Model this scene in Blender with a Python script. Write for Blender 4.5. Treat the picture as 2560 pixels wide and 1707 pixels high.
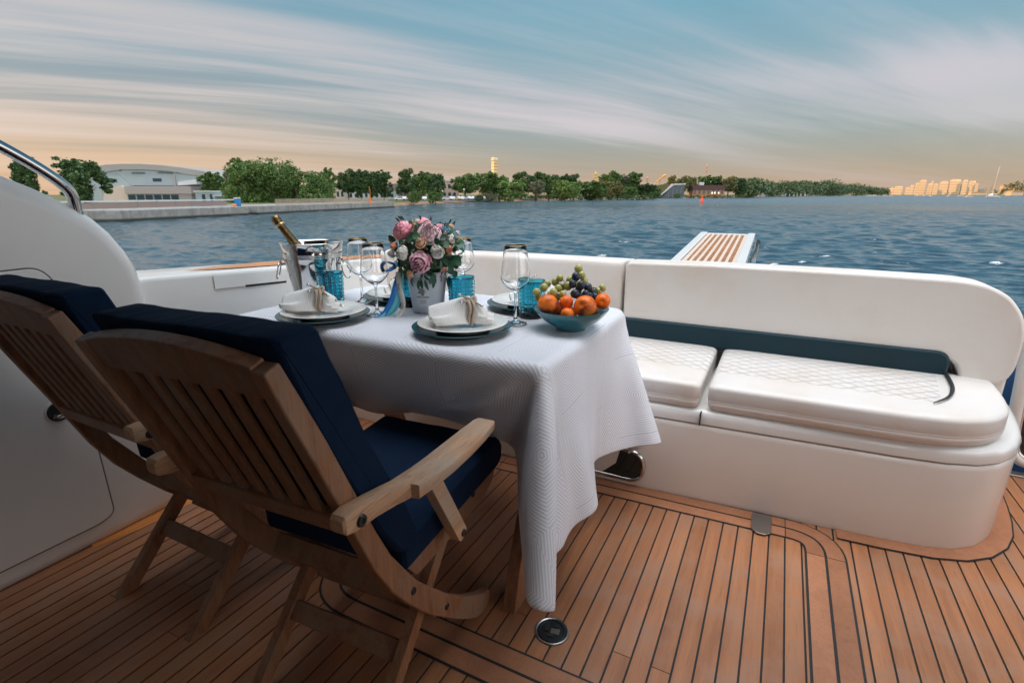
import bpy, bmesh, math, random
import numpy as np
from mathutils import Vector, Matrix
R=math.radians
random.seed(7); rng=np.random.default_rng(11)
scene=bpy.context.scene
for o in list(bpy.data.objects): bpy.data.objects.remove(o)
# ------------------------------------------------------------------ camera
CAMZ=1.15; PITCH=16.0; YAW=27.4
cam_d=bpy.data.cameras.new("Camera"); cam=bpy.data.objects.new("Camera",cam_d); scene.collection.objects.link(cam)
cam_d.sensor_width=36; cam_d.lens=18.0; cam_d.clip_start=0.02; cam_d.clip_end=30000
cam.location=(0,0,CAMZ); cam.rotation_euler=(R(90-PITCH),0,R(YAW)); scene.camera=cam
cam_d.dof.use_dof=True; cam_d.dof.focus_distance=1.75; cam_d.dof.aperture_fstop=7.0
# ------------------------------------------------------------------ world / sky
SUN_EL=R(5.0); SUN_ANG=R(209.0)      # direction (math angle) towards the sun: low, to port
world=bpy.data.worlds.new("World"); scene.world=world; world.use_nodes=True
wt=world.node_tree; wt.nodes.clear()
class NT:
    def __init__(s,t): s.t=t
    def n(s,typ,**k):
        nd=s.t.nodes.new(typ)
        for a,v in k.items(): setattr(nd,a,v)
        return nd
    def l(s,a,b): s.t.links.new(a,b)
    def put(s,sock,v):
        if hasattr(v,'is_output') or isinstance(v,bpy.types.NodeSocket): s.l(v,sock)
        else: sock.default_value=v
    def math(s,op,a,b=0.0,c=None,clamp=False):
        nd=s.n('ShaderNodeMath',operation=op,use_clamp=clamp); s.put(nd.inputs[0],a); s.put(nd.inputs[1],b)
        if c is not None: s.put(nd.inputs[2],c)
        return nd.outputs[0]
    def vmath(s,op,a,b=None,out=0):
        nd=s.n('ShaderNodeVectorMath',operation=op); s.put(nd.inputs[0],a)
        if b is not None: s.put(nd.inputs[1],b)
        return nd.outputs[out]
    def mix(s,f,a,b,blend='MIX'):
        nd=s.n('ShaderNodeMix',data_type='RGBA',blend_type=blend); s.put(nd.inputs[0],f); s.put(nd.inputs[6],a); s.put(nd.inputs[7],b)
        return nd.outputs[2]
    def ramp(s,f,stops,interp='LINEAR'):
        nd=s.n('ShaderNodeValToRGB'); nd.color_ramp.interpolation=interp
        el=nd.color_ramp.elements
        while len(el)<len(stops): el.new(0.5)
        for e,(p,c) in zip(el,stops):
            e.position=p; e.color=(c if isinstance(c,(tuple,list)) else (c,c,c))[:3]+(1,) if isinstance(c,(tuple,list)) else (c,c,c,1)
        s.put(nd.inputs[0],f); return nd.outputs[0]
    def noise(s,v,scale,detail=4,rough=.5,dist=0.0,w=None):
        nd=s.n('ShaderNodeTexNoise'); s.put(nd.inputs['Vector'],v); nd.inputs['Scale'].default_value=scale
        nd.inputs['Detail'].default_value=detail; nd.inputs['Roughness'].default_value=rough; nd.inputs['Distortion'].default_value=dist
        return nd.outputs[0]
    def comb(s,x,y,z=0.0):
        nd=s.n('ShaderNodeCombineXYZ'); s.put(nd.inputs[0],x); s.put(nd.inputs[1],y); s.put(nd.inputs[2],z); return nd.outputs[0]
    def sep(s,v):
        nd=s.n('ShaderNodeSeparateXYZ'); s.put(nd.inputs[0],v); return nd.outputs
    def maprange(s,v,a,b,c=0.0,d=1.0,smooth=True):
        nd=s.n('ShaderNodeMapRange',interpolation_type='SMOOTHSTEP' if smooth else 'LINEAR')
        s.put(nd.inputs[0],v)
        for i,x in zip((1,2,3,4),(a,b,c,d)): nd.inputs[i].default_value=x
        return nd.outputs[0]
    def bump(s,h,strength=.3,dist=.01,normal=None):
        nd=s.n('ShaderNodeBump'); nd.inputs['Strength'].default_value=strength; nd.inputs['Distance'].default_value=dist
        s.put(nd.inputs['Height'],h)
        if normal is not None: s.l(normal,nd.inputs['Normal'])
        return nd.outputs[0]
W=NT(wt)
tc=W.n('ShaderNodeTexCoord'); D=tc.outputs['Generated']; dx,dy,dz=W.sep(D)[:3]
e=W.math('MAXIMUM',dz,0.0)
ca,sa=math.cos(R(90+YAW)),math.sin(R(90+YAW))
leftness=W.math('ADD',W.math('MULTIPLY',dx,-math.cos(R(YAW))),W.math('MULTIPLY',dy,-math.sin(R(YAW))))
right_g=W.ramp(e,[(0.0,(.52,.37,.255)),(.03,(.48,.37,.28)),(.065,(.40,.37,.32)),(.10,(.37,.40,.38)),(.15,(.33,.40,.42)),(.20,(.27,.39,.44)),(.29,(.19,.385,.475)),(.38,(.16,.33,.43)),(.55,(.05,.14,.22))])
left_g=W.ramp(e,[(0.0,(.72,.47,.30)),(.05,(.70,.47,.31)),(.10,(.62,.47,.37)),(.15,(.44,.42,.40)),(.20,(.24,.34,.39)),(.26,(.18,.32,.39)),(.33,(.18,.34,.42)),(.50,(.06,.15,.22))])
lf=W.maprange(leftness,-.15,.72)
base=W.mix(lf,right_g,left_g)
# streaked high cloud, laid out on a plane overhead
inv=W.math('DIVIDE',1.0,W.math('ADD',e,.055))
px=W.math('MULTIPLY',dx,inv); py=W.math('MULTIPLY',dy,inv)
sd=R(60.0)
u=W.math('ADD',W.math('MULTIPLY',px,math.cos(sd)),W.math('MULTIPLY',py,math.sin(sd)))
v=W.math('ADD',W.math('MULTIPLY',px,-math.sin(sd)),W.math('MULTIPLY',py,math.cos(sd)))
wob=W.noise(W.comb(W.math('MULTIPLY',u,.16),W.math('MULTIPLY',v,.30)),1.0,2,.4)
v2=W.math('ADD',v,W.math('MULTIPLY',wob,1.5))
big=W.noise(W.comb(W.math('MULTIPLY',u,.10),W.math('MULTIPLY',v2,.42),3.1),1.0,4,.5,.1)
mid=W.noise(W.comb(W.math('MULTIPLY',u,.22),W.math('MULTIPLY',v2,1.7),7.7),1.0,7,.58,.15)
fine=W.noise(W.comb(W.math('MULTIPLY',u,.55),W.math('MULTIPLY',v2,5.5),1.7),1.0,6,.6,.2)
cl=W.math('ADD',W.math('ADD',W.math('MULTIPLY',big,.66),W.math('MULTIPLY',mid,.28)),W.math('MULTIPLY',fine,.07))
bright=W.maprange(W.math('ADD',cl,W.math('MULTIPLY',W.math('MULTIPLY',W.maprange(e,.05,.12),W.maprange(e,.24,.15)),.085)),.485,.645)
bright=W.math('MULTIPLY',bright,W.maprange(e,.01,.09,.30,1.0))
wisp=W.mix(lf,(.66,.585,.61,1),(.76,.62,.56,1))
dark=W.maprange(cl,.50,.36)
greyc=W.mix(lf,(.18,.275,.33,1),(.20,.275,.32,1))
greylow=W.mix(W.maprange(e,.03,.14),(.40,.345,.27,1),greyc)
c1=W.mix(W.math('MULTIPLY',W.math('MULTIPLY',dark,.55),W.maprange(e,.50,.34)),base,greylow)
patch=W.noise(W.comb(W.math('MULTIPLY',u,.16),W.math('MULTIPLY',v,.22),9.3),1.0,2,.5)
hi=W.math('SUBTRACT',1.0,W.math('MULTIPLY',W.maprange(e,.15,.40),.92))
c2=W.mix(W.math('MULTIPLY',W.math('MULTIPLY',bright,hi),W.maprange(patch,.36,.60,.38,.88)),c1,wisp)
# bright zenith added to light the deck and settee, out of the picture
over=W.maprange(e,.80,.95)
c3=W.mix(over,c2,(5.3,5.35,5.5,1))
glowdir=W.math('ADD',W.math('MULTIPLY',dx,math.cos(SUN_ANG)),W.math('MULTIPLY',dy,math.sin(SUN_ANG)))
glow=W.math('MULTIPLY',W.maprange(glowdir,.80,1.0),W.maprange(e,.4,.05))
c4=W.mix(glow,c3,(1.6,.95,.50,1))
bk=W.math('ADD',W.math('MULTIPLY',dx,math.cos(R(-28))),W.math('MULTIPLY',dy,math.sin(R(-28))))  # unseen starboard sky brightened to light the bench front and side wall
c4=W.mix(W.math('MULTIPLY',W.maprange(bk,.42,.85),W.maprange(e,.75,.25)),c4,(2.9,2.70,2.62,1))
sky=W.n('ShaderNodeTexSky',sky_type='NISHITA'); sky.sun_disc=False; sky.sun_elevation=SUN_EL; sky.sun_rotation=R(90)-SUN_ANG
sky.air_density=1.0; sky.dust_density=1.5
bg1=W.n('ShaderNodeBackground'); W.l(sky.outputs[0],bg1.inputs[0]); bg1.inputs[1].default_value=.03; sky.altitude=0; sky.ozone_density=3
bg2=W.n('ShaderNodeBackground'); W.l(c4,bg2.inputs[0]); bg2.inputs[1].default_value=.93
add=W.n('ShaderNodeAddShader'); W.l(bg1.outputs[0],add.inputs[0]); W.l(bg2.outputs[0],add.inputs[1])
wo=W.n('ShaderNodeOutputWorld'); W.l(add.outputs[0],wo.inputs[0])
# ------------------------------------------------------------------ sun, exposure
sl=bpy.data.lights.new("Sun",'SUN'); sl.energy=2.9; sl.angle=R(.6); sl.color=(1.0,.60,.28)
sun=bpy.data.objects.new("Sun",sl); scene.collection.objects.link(sun)
sv=Vector((math.cos(SUN_ANG)*math.cos(SUN_EL),math.sin(SUN_ANG)*math.cos(SUN_EL),math.sin(SUN_EL)))
sun.rotation_euler=sv.to_track_quat('Z','Y').to_euler()
scene.view_settings.view_transform='Standard'; scene.view_settings.look='None'; scene.view_settings.gamma=1; scene.view_settings.exposure=0.10
scene.cycles.max_bounces=14; scene.cycles.transmission_bounces=12; scene.cycles.transparent_max_bounces=12
scene.cycles.caustics_reflective=False; scene.cycles.caustics_refractive=False
scene.cycles.use_denoising=True
# ------------------------------------------------------------------ helpers
col=scene.collection
def mat(name,fn=None,**k):
    m=bpy.data.materials.new(name); m.use_nodes=True; t=m.node_tree; t.nodes.clear(); N=NT(t)
    b=N.n('ShaderNodeBsdfPrincipled'); o=N.n('ShaderNodeOutputMaterial'); N.l(b.outputs[0],o.inputs[0])
    for a,v in k.items():
        a=a.replace('_',' ')
        if isinstance(v,tuple) and len(v)==3 and 'Radius' not in a: v=v+(1,)
        b.inputs[a].default_value=v
    if fn: fn(N,b)
    return m
def tag(o,label=None,cat=None,group=None,kind=None):
    if label: o['label']=label
    if cat: o['category']=cat
    if group: o['group']=group
    if kind: o['kind']=kind
    return o
def thing(name,loc,label,cat,group=None,rz=0.0):
    o=bpy.data.objects.new(name,None); col.objects.link(o); o.location=loc; o.rotation_euler=(0,0,rz); o.empty_display_size=.1
    return tag(o,label,cat,group)
class MB:
    def __init__(s): s.v=[]; s.f=[]; s.uv=None
    def add(s,vs,fs):
        n=len(s.v); s.v+= [tuple(p) for p in vs]; s.f+=[tuple(i+n for i in f) for f in fs]; return s
    def box(s,a,b,M=None):
        x0,y0,z0=a; x1,y1,z1=b
        vs=[(x0,y0,z0),(x1,y0,z0),(x1,y1,z0),(x0,y1,z0),(x0,y0,z1),(x1,y0,z1),(x1,y1,z1),(x0,y1,z1)]
        if M is not None: vs=[M@Vector(p) for p in vs]
        return s.add(vs,[(3,2,1,0),(4,5,6,7),(0,1,5,4),(1,2,6,5),(2,3,7,6),(3,0,4,7)])
    def bar(s,p,q,w,h,upv=(0,0,1)):      # box from p to q, w across, h along upv
        p=Vector(p); q=Vector(q); d=(q-p).normalized(); u=Vector(upv); r=d.cross(u).normalized(); u=r.cross(d)
        vs=[]
        for c in (p,q):
            for a,b in ((-1,-1),(1,-1),(1,1),(-1,1)): vs.append(c+r*a*w/2+u*b*h/2)
        return s.add(vs,[(3,2,1,0),(4,5,6,7),(0,1,5,4),(1,2,6,5),(2,3,7,6),(3,0,4,7)])
    def tube(s,pts,r,n=10,closed=False,caps=True):
        pts=[Vector(p) for p in pts]; m=len(pts); rs=r if isinstance(r,(list,tuple)) else [r]*m
        vs=[]; prev=None
        for i,p in enumerate(pts):
            if closed: t=(pts[(i+1)%m]-pts[i-1]).normalized()
            else: t=(pts[min(i+1,m-1)]-pts[max(i-1,0)]).normalized()
            if prev is None:
                a=Vector((0,0,1)) if abs(t.z)<.9 else Vector((1,0,0)); x=t.cross(a).normalized()
            else: x=(prev-t*prev.dot(t)).normalized()
            prev=x; y=t.cross(x)
            for k in range(n):
                an=2*math.pi*k/n; vs.append(p+(x*math.cos(an)+y*math.sin(an))*rs[i])
        fs=[]
        for i in range(m if closed else m-1):
            j=(i+1)%m
            for k in range(n): fs.append((i*n+k,i*n+(k+1)%n,j*n+(k+1)%n,j*n+k))
        if caps and not closed: fs.append(tuple(range(n-1,-1,-1))); fs.append(tuple((m-1)*n+k for k in range(n)))
        return s.add(vs,fs)
    def lathe(s,prof,n=48,c=(0,0,0),closed=False):
        vs=[];fs=[];m=len(prof)
        for (r,z) in prof:
            for k in range(n):
                an=2*math.pi*k/n; vs.append((c[0]+r*math.cos(an),c[1]+r*math.sin(an),c[2]+z))
        for i in range(m if closed else m-1):
            j=(i+1)%m
            for k in range(n): fs.append((i*n+k,i*n+(k+1)%n,j*n+(k+1)%n,j*n+k))
        if not closed:
            if prof[0][0]>1e-4: fs.append(tuple(range(n-1,-1,-1)))
            if prof[-1][0]>1e-4: fs.append(tuple((m-1)*n+k for k in range(n)))
        return s.add(vs,fs)
    def prism(s,poly,axis,a,b):          # poly 2d in the two other axes (kept in order), extruded a..b
        n=len(poly)
        def P(p,t):
            return {0:(t,p[0],p[1]),1:(p[0],t,p[1]),2:(p[0],p[1],t)}[axis]
        vs=[P(p,a) for p in poly]+[P(p,b) for p in poly]
        area=sum(poly[i][0]*poly[(i+1)%n][1]-poly[(i+1)%n][0]*poly[i][1] for i in range(n))
        fl=(area>0) ^ (axis==1) ^ (b<a)
        bot=tuple(range(n-1,-1,-1)); top=tuple(n+i for i in range(n))
        sides=[(i,(i+1)%n,n+(i+1)%n,n+i) for i in range(n)]
        fs=[bot,top]+sides
        if not fl: fs=[f[::-1] for f in fs]
        return s.add(vs,fs)
    def loft(s,rings,caps=True,closed=True):
        n=len(rings[0]); vs=[p for r in rings for p in r]; fs=[]
        for i in range(len(rings)-1):
            for k in range(n if closed else n-1):
                fs.append((i*n+k,i*n+(k+1)%n,(i+1)*n+(k+1)%n,(i+1)*n+k))
        if caps: fs.append(tuple(range(n-1,-1,-1))); fs.append(tuple((len(rings)-1)*n+k for k in range(n)))
        return s.add(vs,fs)
    def sphere(s,c,r,nu=16,nv=10,sc=(1,1,1),M=None):
        vs=[];fs=[]
        for j in range(nv+1):
            th=math.pi*j/nv
            for i in range(nu):
                ph=2*math.pi*i/nu; p=Vector((math.sin(th)*math.cos(ph)*r*sc[0],math.sin(th)*math.sin(ph)*r*sc[1],math.cos(th)*r*sc[2]))
                if M is not None: p=M@p
                vs.append(Vector(c)+p)
        for j in range(nv):
            for i in range(nu): fs.append((j*nu+i,(j+1)*nu+i,(j+1)*nu+(i+1)%nu,j*nu+(i+1)%nu))
        return s.add(vs,fs)
    def build(s,name,m,parent=None,smooth=False,bevel=0,seg=2,ang=35,local=False,weld=False,autos=None):
        me=bpy.data.meshes.new(name); me.from_pydata([tuple(p) for p in s.v],[],s.f); me.update()
        o=bpy.data.objects.new(name,me); col.objects.link(o)
        if isinstance(m,(list,tuple)):
            for q in m: me.materials.append(q)
        else: me.materials.append(m)
        if weld:
            bm=bmesh.new(); bm.from_mesh(me); bmesh.ops.remove_doubles(bm,verts=bm.verts,dist=1e-5); bm.to_mesh(me); bm.free()
        if smooth or bevel or autos: me.polygons.foreach_set('use_smooth',[True]*len(me.polygons))
        if bevel:
            b=o.modifiers.new('b','BEVEL'); b.width=bevel; b.segments=seg; b.limit_method='ANGLE'; b.angle_limit=R(ang); b.harden_normals=True
        elif autos:
            me.set_sharp_from_angle(angle=R(autos))
        if parent is not None:
            o.parent=parent
            if not local: o.matrix_parent_inverse=(Matrix.Translation(parent.location)@parent.rotation_euler.to_matrix().to_4x4()).inverted()
        return o
def copy_tree(o,parent=None):
    c=o.copy(); col.objects.link(c)
    if parent is not None: c.parent=parent; c.matrix_parent_inverse=o.matrix_parent_inverse.copy()
    for ch in [x for x in bpy.data.objects if x.parent==o]: copy_tree(ch,c)
    return c
def rpoly(pts,r,n=6):                    # round the corners of a 2d polygon
    out=[];m=len(pts)
    for i in range(m):
        p=Vector(pts[i]); a=Vector(pts[i-1]); b=Vector(pts[(i+1)%m]); ri=r[i] if isinstance(r,(list,tuple)) else r
        if ri<=1e-6: out.append(tuple(p)); continue
        da=(a-p); db=(b-p); la,lb=da.length,db.length; t=min(ri,la*.49,lb*.49); pa=p+da/la*t; pb=p+db/lb*t
        for k in range(n+1):
            s=k/n; q=pa*(1-s)**2+p*2*s*(1-s)+pb*s*s; out.append((q.x,q.y))
    return out
def offs(poly,d,closed=True):            # offset a 2d path outwards (ccw) by d
    n=len(poly); out=[]
    for i in range(n):
        p=Vector(poly[i]); a=Vector(poly[i-1]) if (closed or i>0) else None; b=Vector(poly[(i+1)%n]) if (closed or i<n-1) else None
        t=Vector((0,0))
        if a is not None and (p-a).length>1e-9: t+=(p-a).normalized()
        if b is not None and (b-p).length>1e-9: t+=(b-p).normalized()
        t.normalize(); nn=Vector((t.y,-t.x)); c=1.0
        if a is not None and b is not None and (b-p).length>1e-9: c=max(.6,abs(nn.dot(Vector(((b-p).normalized().y,-(b-p).normalized().x)))))
        out.append((p.x+nn.x*d/c,p.y+nn.y*d/c))
    return out
def resample(pts,step):
    pts=[Vector(p) for p in pts]; out=[pts[0]]
    for a,b in zip(pts,pts[1:]):
        L=(b-a).length; k=max(1,int(round(L/step)))
        for i in range(1,k+1): out.append(a.lerp(b,i/k))
    return out
def smoothpath(pts,n=6):
    P=[Vector(p) for p in pts]; out=[]
    for i in range(len(P)-1):
        p0=P[max(i-1,0)];p1=P[i];p2=P[i+1];p3=P[min(i+2,len(P)-1)]
        for k in range(n):
            t=k/n; out.append(.5*((2*p1)+(-p0+p2)*t+(2*p0-5*p1+4*p2-p3)*t*t+(-p0+3*p1-3*p2+p3)*t**3))
    out.append(P[-1]); return out
# ------------------------------------------------------------------ materials
def f_gel(N,b):
    tcn=N.n('ShaderNodeTexCoord').outputs['Object']; n=N.noise(tcn,1.6,6,.6)
    c=N.mix(N.maprange(n,.35,.7),b.inputs['Base Color'].default_value[:],tuple(x*.93 for x in b.inputs['Base Color'].default_value[:3])+(1,))
    N.l(c,b.inputs['Base Color']); N.l(N.bump(N.noise(tcn,3.0,2,.5),.02,.02),b.inputs['Normal'])
gel=mat('gelcoat_white',f_gel,Base_Color=(.84,.835,.81),Roughness=.28,Coat_Weight=.5,Coat_Roughness=.08)
gel2=mat('gelcoat_cream',f_gel,Base_Color=(.85,.81,.76),Roughness=.26,Coat_Weight=.5,Coat_Roughness=.1)
darkm=mat('rubber_black',Base_Color=(.008,.012,.013),Roughness=.6)
def f_leather(N,b):
    o=N.n('ShaderNodeTexCoord').outputs['Object']
    n1=N.noise(o,420,2,.5); n2=N.noise(o,9,5,.6); n3=N.noise(o,2.3,4,.6)
    c0=b.inputs['Base Color'].default_value[:]
    c=N.mix(N.maprange(n3,.42,.72),c0,(c0[0]*.93,c0[1]*.86,c0[2]*.79,1)); N.l(c,b.inputs['Base Color'])
    h=N.math('ADD',N.math('MULTIPLY',n1,.0006),N.math('MULTIPLY',n2,.004)); N.l(N.bump(h,.55,1.0),b.inputs['Normal'])
leather=mat('leather_white',f_leather,Base_Color=(.80,.755,.71),Roughness=.42)
def f_quilt(N,b):
    f_leather(N,b)
    o=N.n('ShaderNodeTexCoord').outputs['Object']; x,y,z=N.sep(o)[:3]
    p=.056
    a=N.math('MULTIPLY',N.math('ADD',N.math('MULTIPLY',x,.80),y),1/p); c=N.math('MULTIPLY',N.math('SUBTRACT',N.math('MULTIPLY',x,.80),y),1/p)
    def w(t):
        f=N.math('ABSOLUTE',N.math('SUBTRACT',N.math('FRACT',t),.5)); return N.maprange(N.math('SUBTRACT',.5,f),0.0,.09)
    h=N.math('MINIMUM',w(a),w(c))
    m1=N.math('MULTIPLY',N.maprange(y,2.045,2.055,smooth=False),N.maprange(z,.44,.47,smooth=False))
    edge=N.math('SUBTRACT',.585,N.math('MULTIPLY',N.math('SUBTRACT',2.36,y),.15))
    m2=N.math('GREATER_THAN',edge,x)
    h=N.math('MULTIPLY',N.math('MULTIPLY',N.math('SUBTRACT',h,1.0),N.math('MULTIPLY',m1,m2)),.0070)
    old=b.inputs['Normal'].links[0].from_socket
    N.l(N.bump(h,.8,1.0,old),b.inputs['Normal'])
quilt=mat('leather_quilted',f_quilt,Base_Color=(.73,.70,.67),Roughness=.42)
teal_l=mat('leather_teal',f_leather,Base_Color=(.004,.030,.045),Roughness=.5,Specular_IOR_Level=.35)
def wood(name,c1,c2,c3,scale=1.0,rough=.55,axis=1,bump=.25,isl=True,grey=None):
    def fn(N,b):
        o=N.n('ShaderNodeTexCoord').outputs['Object']; x,y,z=N.sep(o)[:3]
        g=N.n('ShaderNodeNewGeometry').outputs['Random Per Island']
        comp=[x,y,z]; sc=[34.0*scale]*3; sc[axis]=2.2*scale
        off=N.math('MULTIPLY',g,37.0) if isl else 0.0
        vv=N.comb(N.math('ADD',N.math('MULTIPLY',comp[0],sc[0]),off),N.math('ADD',N.math('MULTIPLY',comp[1],sc[1]),off),N.math('MULTIPLY',comp[2],sc[2]))
        n1=N.noise(vv,1.0,6,.65,.6)
        sc2=[190.0*scale]*3; sc2[axis]=9.0*scale
        vv2=N.comb(*[N.math('MULTIPLY',comp[i],sc2[i]) for i in range(3)]); n2=N.noise(vv2,1.0,4,.7)
        c=N.mix(N.maprange(n1,.33,.68),c1+(1,),c2+(1,))
        c=N.mix(N.math('MULTIPLY',N.maprange(n2,.50,.74),.75),c,c3+(1,))
        if isl: c=N.mix(1.0,c,N.ramp(g,[(0,(.86,.84,.82)),(.5,(1,1,1)),(1,(1.12,1.10,1.08))]),'MULTIPLY')
        big=N.noise(o,1.7,3,.6)
        if grey:
            c=N.mix(N.math('MULTIPLY',N.maprange(N.noise(o,7,5,.65),.42,.66),.8),c,grey+(1,))
        c=N.mix(1.0,c,N.ramp(big,[(.3,(.86,.86,.86)),(.7,(1.1,1.1,1.1))]),'MULTIPLY')
        N.l(c,b.inputs['Base Color'])
        N.l(N.bump(N.math('ADD',N.math('MULTIPLY',n2,.0012),N.math('MULTIPLY',n1,.0006)),bump,1.0),b.inputs['Normal'])
    return mat(name,fn,Roughness=rough)
teak=wood('teak_deck',(.43,.185,.083),(.34,.138,.062),(.25,.105,.050),1.0,.40,grey=(.36,.19,.115))
teak_b=wood('teak_border',(.42,.185,.095),(.35,.15,.075),(.26,.105,.055),.45,.42,axis=2,bump=.1)
teak_v=wood('teak_varnish',(.75,.30,.085),(.60,.22,.06),(.42,.15,.04),1.0,.25,axis=1)
chw=wood('teak_chair',(.33,.155,.075),(.22,.095,.045),(.10,.05,.028),1.3,.52,axis=2,bump=.4,isl=True,grey=(.26,.175,.12))
chw_a=wood('teak_chair_arm',(.60,.36,.215),(.44,.25,.14),(.13,.085,.055),1.3,.55,axis=1,bump=.5,grey=(.42,.32,.24))  # paler copy of the chair teak, light on the arms put into its colour
def f_navy(N,b):
    o=N.n('ShaderNodeTexCoord').outputs['Object']; n=N.noise(o,900,2,.5); n2=N.noise(o,14,4,.6)
    c=N.mix(n2,(.0025,.011,.032,1),(.005,.019,.050,1)); sp=N.noise(o,260,1,.5)
    c=N.mix(N.maprange(sp,.80,.86),c,(.16,.19,.22,1)); N.l(c,b.inputs['Base Color'])
    x,y,z=N.sep(o)[:3]
    wr=N.noise(N.comb(N.math('MULTIPLY',x,26),N.math('MULTIPLY',y,5),N.math('MULTIPLY',z,5)),1.0,3,.5)
    N.l(N.bump(N.math('ADD',N.math('MULTIPLY',n,.0006),N.math('MULTIPLY',wr,.012)),.7,1.0),b.inputs['Normal'])
navy=mat('navy_canvas',f_navy,Roughness=.9,Specular_IOR_Level=.15)
chrome=mat('stainless',Base_Color=(.62,.62,.61),Metallic=1.0,Roughness=.10)
brushed=mat('brushed_steel',Base_Color=(.42,.42,.41),Metallic=1.0,Roughness=.33)
dkmetal=mat('dark_metal',Base_Color=(.045,.055,.06),Metallic=.8,Roughness=.38)
glass=mat('clear_glass',Base_Color=(1,1,1),Roughness=.0,IOR=1.5,Transmission_Weight=1.0)
def f_bl(N,b):
    pass
def f_bl(N,b):
    o=N.n('ShaderNodeTexCoord').outputs['Object']; x,y,z=N.sep(o)[:3]; r=N.math('SQRT',N.math('ADD',N.math('MULTIPLY',x,x),N.math('MULTIPLY',y,y)))
    hgt=N.math('SUBTRACT',N.math('SUBTRACT',r,.0405),N.math('MULTIPLY',z,.0385)); N.l(N.mix(N.maprange(hgt,-.0012,.0020),(.05,.48,.64,1),(.30,.90,1.0,1)),b.inputs['Base Color'])  # dark grooves and bright nubs: light through thick glass put into the colour
blueg=mat('blue_glass',f_bl,Base_Color=(.04,.52,.72),Roughness=.02,IOR=1.46,Transmission_Weight=1.0)
gold=mat('gold_rim',Base_Color=(.90,.66,.34),Metallic=.75,Roughness=.28)
foil=mat('gold_foil',lambda N,b:N.l(N.bump(N.noise(N.n('ShaderNodeTexCoord').outputs['Object'],90,4,.6),.5,.004),b.inputs['Normal']),Base_Color=(.24,.155,.075),Metallic=1.0,Roughness=.36)
bottleg=mat('bottle_green',Base_Color=(.01,.03,.015),Roughness=.05,Coat_Weight=.5)
cer_t=mat('ceramic_teal',Base_Color=(.004,.055,.070),Roughness=.16,Specular_IOR_Level=.4)
cer_w=mat('ceramic_white',Base_Color=(.78,.76,.72),Roughness=.12,Coat_Weight=.6,Coat_Roughness=.04)
bowl_m=mat('ceramic_bowl',Base_Color=(.012,.15,.19),Roughness=.16,Coat_Weight=.5,Coat_Roughness=.06)
def f_clothm(N,b):
    uv=N.n('ShaderNodeUVMap').outputs[0]; x,y,_=N.sep(uv)[:3]
    S=.31
    row=N.math('FLOOR',N.math('DIVIDE',y,S*.866))
    xs=N.math('ADD',N.math('DIVIDE',x,S),N.math('MULTIPLY',N.math('MODULO',row,2.0),.5))
    cx=N.math('MULTIPLY',N.math('SUBTRACT',N.math('FRACT',xs),.5),S)
    cy=N.math('MULTIPLY',N.math('SUBTRACT',N.math('FRACT',N.math('DIVIDE',y,S*.866)),.5),S*.866)
    ax=N.math('ABSOLUTE',cx); ay=N.math('ABSOLUTE',cy)
    d=N.math('MAXIMUM',N.math('ADD',N.math('MULTIPLY',ax,.5),N.math('MULTIPLY',ay,.866)),ax)
    st=N.math('SINE',N.math('MULTIPLY',d,2*math.pi/.0086))
    line=N.maprange(st,-.2,.5)
    c=N.mix(line,(.63,.655,.72,1),(.84,.85,.90,1)); N.l(c,b.inputs['Base Color'])
    N.l(N.mix(line,(.32,.32,.32,1),(.62,.62,.62,1)),b.inputs['Roughness'])
    wv=N.noise(N.comb(N.math('MULTIPLY',x,500),N.math('MULTIPLY',y,500)),1.0,2,.5)
    cr=N.noise(N.comb(N.math('MULTIPLY',x,7),N.math('MULTIPLY',y,7)),1.0,4,.55)
    fold=N.math('ABSOLUTE',N.math('SUBTRACT',N.math('FRACT',N.math('DIVIDE',N.math('ADD',y,.06),.46)),.5))
    h=N.math('ADD',N.math('ADD',N.math('MULTIPLY',line,.0006),N.math('MULTIPLY',wv,.0002)),N.math('ADD',N.math('MULTIPLY',cr,.006),N.math('MULTIPLY',N.maprange(fold,.03,.0),.0015)))
    N.l(N.bump(h,.6,1.0),b.inputs['Normal'])
cloth_m=mat('jacquard_white',f_clothm,Roughness=.5,Sheen_Weight=.15)
def f_nap(N,b):
    o=N.n('ShaderNodeTexCoord').outputs['Object']; x,y,z=N.sep(o)[:3]
    s=N.math('SINE',N.math('MULTIPLY',N.math('ADD',x,N.math('MULTIPLY',y,.25)),1000.0))
    N.l(N.bump(N.math('ADD',N.math('MULTIPLY',s,.00025),N.math('MULTIPLY',N.noise(o,25,3,.5),.004)),.6,1.0),b.inputs['Normal'])
napm=mat('napkin_linen',f_nap,Base_Color=(.80,.79,.77),Roughness=.75,Subsurface_Weight=.05)
ropem=mat('leather_cord',lambda N,b:N.l(N.bump(N.noise(N.n('ShaderNodeTexCoord').outputs['Object'],700,2,.5),.5,.002),b.inputs['Normal']),Base_Color=(.42,.34,.26),Roughness=.6)
potm=mat('pot_white',Base_Color=(.60,.66,.72),Roughness=.55)
ink=mat('ink_black',Base_Color=(.02,.03,.035),Roughness=.7)
rib_b=mat('ribbon_blue',Base_Color=(.01,.20,.62),Roughness=.35,Sheen_Weight=.3)
rib_c=mat('ribbon_cyan',Base_Color=(.18,.62,.70),Roughness=.35,Sheen_Weight=.3)
rib_w=mat('ribbon_white',Base_Color=(.66,.65,.60),Roughness=.45,Sheen_Weight=.3)
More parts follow.
